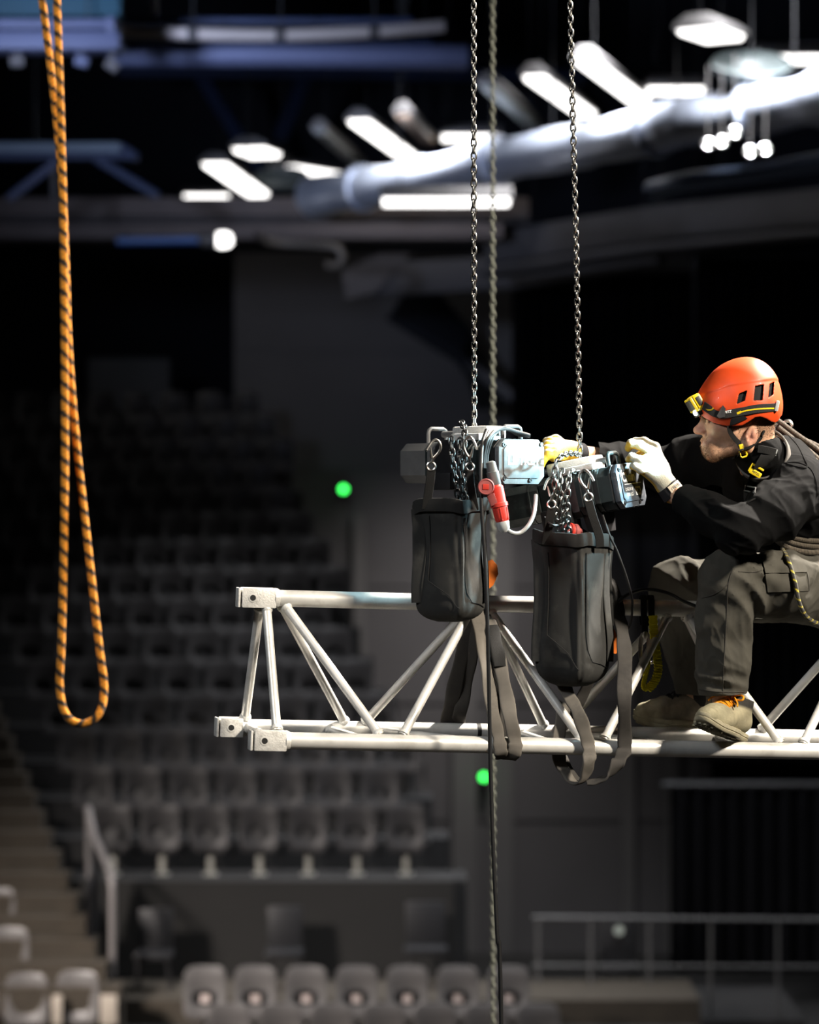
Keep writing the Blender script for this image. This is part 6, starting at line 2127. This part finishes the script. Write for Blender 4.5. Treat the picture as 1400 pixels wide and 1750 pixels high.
BANDPX = [(1203, 693), (1212, 699), (1222, 705), (1233, 708), (1245, 707), (1260, 704.5), (1275, 702), (1290, 699), (1305, 697.5), (1318, 696.5), (1327, 696)]
bd = band(BANDPX, BH, 0.0118, 0.0012, 0.0011, weave_mat('grey_elastic', (0.035, 0.035, 0.034), 0.8, 700, 0.5), 'head_band', hl)
far = []
for v in spline([Vector((a, b, 0)) for a, b in BANDPX], 5):
    h, n = hit(BH, v.x, v.y, 0.0012)
    if h is not None: far.append(Vector((h.x, 2 * HY - h.y, h.z)))
obj('head_band', MB().tube(far, None, 10, False, True, (0.0118, 0.0011), Vector((0.12, 0, 1))), bpy.data.materials['grey_elastic'], hl)
def stripe(pts, half, m, nm, off=0.0026):
    raw = spline([Vector((a, b, 0)) for a, b in pts], 5)
    c = [h for h in (hit(BH, p.x, p.y, off)[0] for p in raw) if h is not None]
    return obj(nm, MB().tube(c, None, 8, False, True, (half, 0.0006), Vector((0.1, 0, 1))), m, bd)


stripe([(1266, 704), (1280, 700.8), (1295, 699), (1310, 698), (1322, 697.8)], 0.0020, M_YELLOW, 'band_stripe')
stripe([(1260, 706.5), (1264, 705), (1267, 703)], 0.0034, M_YELLOW, 'band_stripe')
stripe([(1206, 698.5), (1212, 700.5), (1217, 700), (1220, 697.5)], 0.0022, M_YELLOW, 'band_stripe')
h, n = hit(BH, 1245.5, 703.5, 0.0030)
R = axes(Vector((0.97, 0.0, 0.15)).normalized(), Vector((-0.15, 0.0, 0.97)).normalized(), n, h)
obj('band_lettering', text_mb('PETZL', 0.009, R, 0.0002, 0.0002), M_WHITEPRINT, bd, False, False)
# triangular clip that holds the band
tri = [(1225.5, 711.5), (1236, 693), (1240.5, 699), (1239, 713), (1230, 715.5)]
v = []
for o_ in (0.0095, 0.001):
    for a, b in tri:
        h, n = hit(BH, a, b, 0); v.append(h + Vector((-0.15, -1, 0.1)).normalized() * o_)
k = len(tri)
obj('band_clip', MB().add(v, [tuple(range(k)), tuple(reversed(range(k, 2 * k)))] + [(i, (i + 1) % k, k + (i + 1) % k, k + i) for i in range(k)]), M_HOUSING_GREY, hl, smooth=False)
h, n = hit(BH, 1326, 694, 0.003)
obj('rear_clip', MB().box(h + Vector((0.001, 0, 0)), (0.010, 0.014, 0.030), Matrix.Rotation(0.2, 3, 'Y'), 0.003), M_GREYPLASTIC, hl)
# lamp body: bracket, tilted yellow frame, black face, lens
base = HP(1203, 690, 0.018)
fwd = Vector((-0.80, -0.20, -0.48)).normalized()
sd = Vector((0, -1, 0)); sd = (sd - fwd * sd.dot(fwd)).normalized(); upv = fwd.cross(sd); upv = upv if upv.z > 0 else -upv
HS = 1.22
def L3(f, s, u): return base + fwd * f * HS + sd * s * HS + upv * u * HS
RL = Matrix((fwd, sd, upv)).transposed()
obj('bracket', MB().box(L3(0.0, 0, -0.004), (0.0268, 0.0415, 0.0488), RL, 0.006), M_BLACKPLASTIC, hl)
lb_ = obj('lamp_body', MB().box(L3(0.016, 0.0, 0.010), (0.0244, 0.0683, 0.0488), RL, 0.007), M_HLBODY, hl)
obj('side_panel', MB().box(L3(0.016, 0.0277, 0.012), (0.0134, 0.0024, 0.0268), RL, 0.001), M_BLACKPLASTIC, lb_)
obj('front_frame', MB().box(L3(0.029, 0.0, 0.012), (0.0098, 0.0610, 0.0415), RL, 0.005), M_HLBODY, lb_)
obj('front_face', MB().box(L3(0.0325, 0.0, 0.012), (0.0049, 0.0488, 0.0305), RL, 0.003), M_BLACKPLASTIC, lb_)
obj('lens_hood', MB().box(L3(0.020, 0.004, -0.013), (0.0317, 0.0488, 0.0146), RL, 0.004), M_BLACKPLASTIC, lb_)
lc_ = L3(0.034, 0.010, -0.008)
obj('lens', MB().lathe([(0.0075, -0.002), (0.0075, 0.002), (0.005, 0.0045), (0.001, 0.0055)], axes(sd, upv, fwd, lc_) if sd.cross(upv).dot(fwd) > 0 else axes(upv, sd, fwd, lc_), 16), glow('headlamp_glow', (0.86, 0.96, 1.0), 14), hl)
sp = bpy.data.lights.new('headlamp_light', 'SPOT')
sp.energy = 80; sp.color = (0.52, 0.88, 1.0); sp.spot_size = math.radians(100); sp.spot_blend = 1.0; sp.shadow_soft_size = 0.012
so = bpy.data.objects.new('headlamp_light', sp); COL.objects.link(so)
so.location = lc_ + fwd * 0.016
aim(so, P(850, 850, 8.0))
so.parent = hl; so.location = so.location - hl.location

# ------------------------------------------------------------------ harness strap, rope coil and lanyard rope worn by the man
hn = empty('chest_harness', on(BS, 1292, 805, 0.004), 'black harness strap with a yellow buckle on the man\'s chest', 'harness')
pts = [on(BS, a, b, 0.0035) for a, b in ((1318, 770), (1306, 786), (1294, 803), (1286, 822), (1282, 840), (1282, 858))]
pts = [p for p in pts if p is not None]
strap3('shoulder_strap', pts, 0.0175, 0.0018, M_WEBBING, hn, Vector((0.9, 0, 0.45)))
strap3('strap_tail', [on(BS, a, b, 0.006) for a, b in ((1296, 768), (1310, 770), (1325, 774))], 0.011, 0.0015, M_WEBBING, hn, Vector((0.2, 0, 1)))
obj('strap_tip', MB().box(on(BS, 1325, 774, 0.008), (0.003, 0.003, 0.018), Matrix.Rotation(0.3, 3, 'Y'), 0.001), M_GREYPLASTIC, hn)
bp = on(BS, 1294, 800, 0.010)
rot = Matrix.Rotation(math.radians(30), 3, 'Y')
yb = obj('buckle_frame', MB().box(bp + rot @ Vector((0, 0, 0.010)), (0.038, 0.006, 0.006), rot, 0.002).box(bp + rot @ Vector((-0.017, 0, 0.0)), (0.006, 0.006, 0.026), rot, 0.002).box(bp + rot @ Vector((0.002, -0.001, -0.008)), (0.036, 0.007, 0.016), rot, 0.003), M_YELLOW, hn)
obj('buckle_lettering', text_mb('PETZL', 0.0085, axes(rot @ Vector((1, 0, 0)), rot @ Vector((0, 0, 1)), Vector((0, -1, 0)), bp + rot @ Vector((0.003, -0.0048, -0.008))), 0.0002, 0.0002), M_BLACKPRINT, yb, False, False)
obj('adjuster', MB().tube([on(BS, a, b, 0.006) for a, b in ((1277, 828), (1275, 838), (1291, 846), (1294, 836))], 0.0022, 8, True), M_HOUSING_GREY, hn)

M_COILROPE = attr_mat('taupe_rope', 0.85, 0.6, 700, 0.2, 0.2)
rc = empty('rope_coil', P(1380, 960, 8.2), 'coil of taupe rope slung over the man\'s back and round his waist', 'rope')
LOOPS = [
    [(1326, 716, 8.46), (1358, 740, 8.46), (1402, 772, 8.48), (1452, 820, 8.42), (1490, 880, 8.34), (1470, 925, 8.26), (1400, 944, 8.245), (1350, 937, 8.235), (1322, 918, 8.235), (1300, 895, 8.25)],
    [(1330, 724, 8.47), (1360, 752, 8.47), (1400, 786, 8.44), (1450, 840, 8.39), (1485, 895, 8.32), (1460, 930, 8.25), (1402, 935, 8.25), (1362, 930, 8.25), (1340, 921, 8.25), (1310, 900, 8.26)],
    [(1322, 722, 8.53), (1352, 742, 8.53), (1400, 764, 8.52), (1456, 800, 8.46), (1500, 870, 8.36), (1480, 905, 8.28), (1400, 903, 8.26), (1362, 902, 8.26), (1345, 896, 8.26), (1320, 880, 8.27)],
    [(1330, 730, 8.45), (1366, 760, 8.44), (1402, 796, 8.41), (1446, 850, 8.37), (1475, 900, 8.31), (1455, 922, 8.255), (1400, 925, 8.25), (1365, 921, 8.25), (1340, 912, 8.25), (1315, 895, 8.26)],
]
for l in LOOPS:
    c = spline([P(*p) for p in l], 24)
    braided('rope_strand', c, 0.0078, (0.115, 0.095, 0.070), (0.06, 0.05, 0.038), 0.006, 0.4, M_COILROPE, rc, 10, 0.003)
# buckle glinting behind the rope at the neck
obj('carabiner', MB().tube(spline([P(1341, 721, 8.52), P(1350, 720, 8.52), P(1354, 728, 8.52), P(1346, 730, 8.52)], 5, True), 0.0045, 8, True), M_STEEL, rc)
pl_ = []
for a, b in ((1337, 938), (1345, 952), (1351, 968), (1356, 985), (1360, 1000), (1363, 1018), (1368, 1035), (1377, 1052), (1389, 1062), (1402, 1066), (1430, 1070)):
    h, n = hit([bvh_t, bvh_s], a, b, 0.007)
    pl_.append(P(a, b, min((h.y if h is not None else 8.25) - 0.006, 8.24)))
for i in range(1, len(pl_) - 1):
    pl_[i].y = min(pl_[i].y, (pl_[i - 1].y + pl_[i + 1].y) / 2)
c = spline(pl_, 16)
o = braided('lanyard_rope', c, 0.0062, (0.045, 0.042, 0.036), (0.75, 0.62, 0.05), 0.0265, 0.16, M_COILROPE, None, 12, 0.002)
tag(o, 'black rope with yellow flecks hanging from the man\'s waist over his thigh', 'rope')

# ------------------------------------------------------------------ groups of alike things
GROUPS = {'chain_hoist': 'electric chain hoists on the truss', 'hoist_chain': 'hoist chains', 'slack_chain': 'slack chains hanging into the bags',
          'chain_bag': 'canvas chain bags under the hoists', 'round_sling': 'round slings on the truss', 'control_cable': 'thin black cables on the truss',
          'power_plug': 'red power plugs', 'stage_drape': 'black stage drapes', 'roof_girder': 'roof girders', 'ventilation_duct': 'roof ducts',
          'roof_rafter': 'faint roof rafters', 'row_end_panel': 'pale seat row panels'}
for o_ in SC.objects:
    st_ = o_.name.split('.')[0]
    if o_.parent is None and st_ in GROUPS and 'group' not in o_.keys():
        o_['group'] = GROUPS[st_]
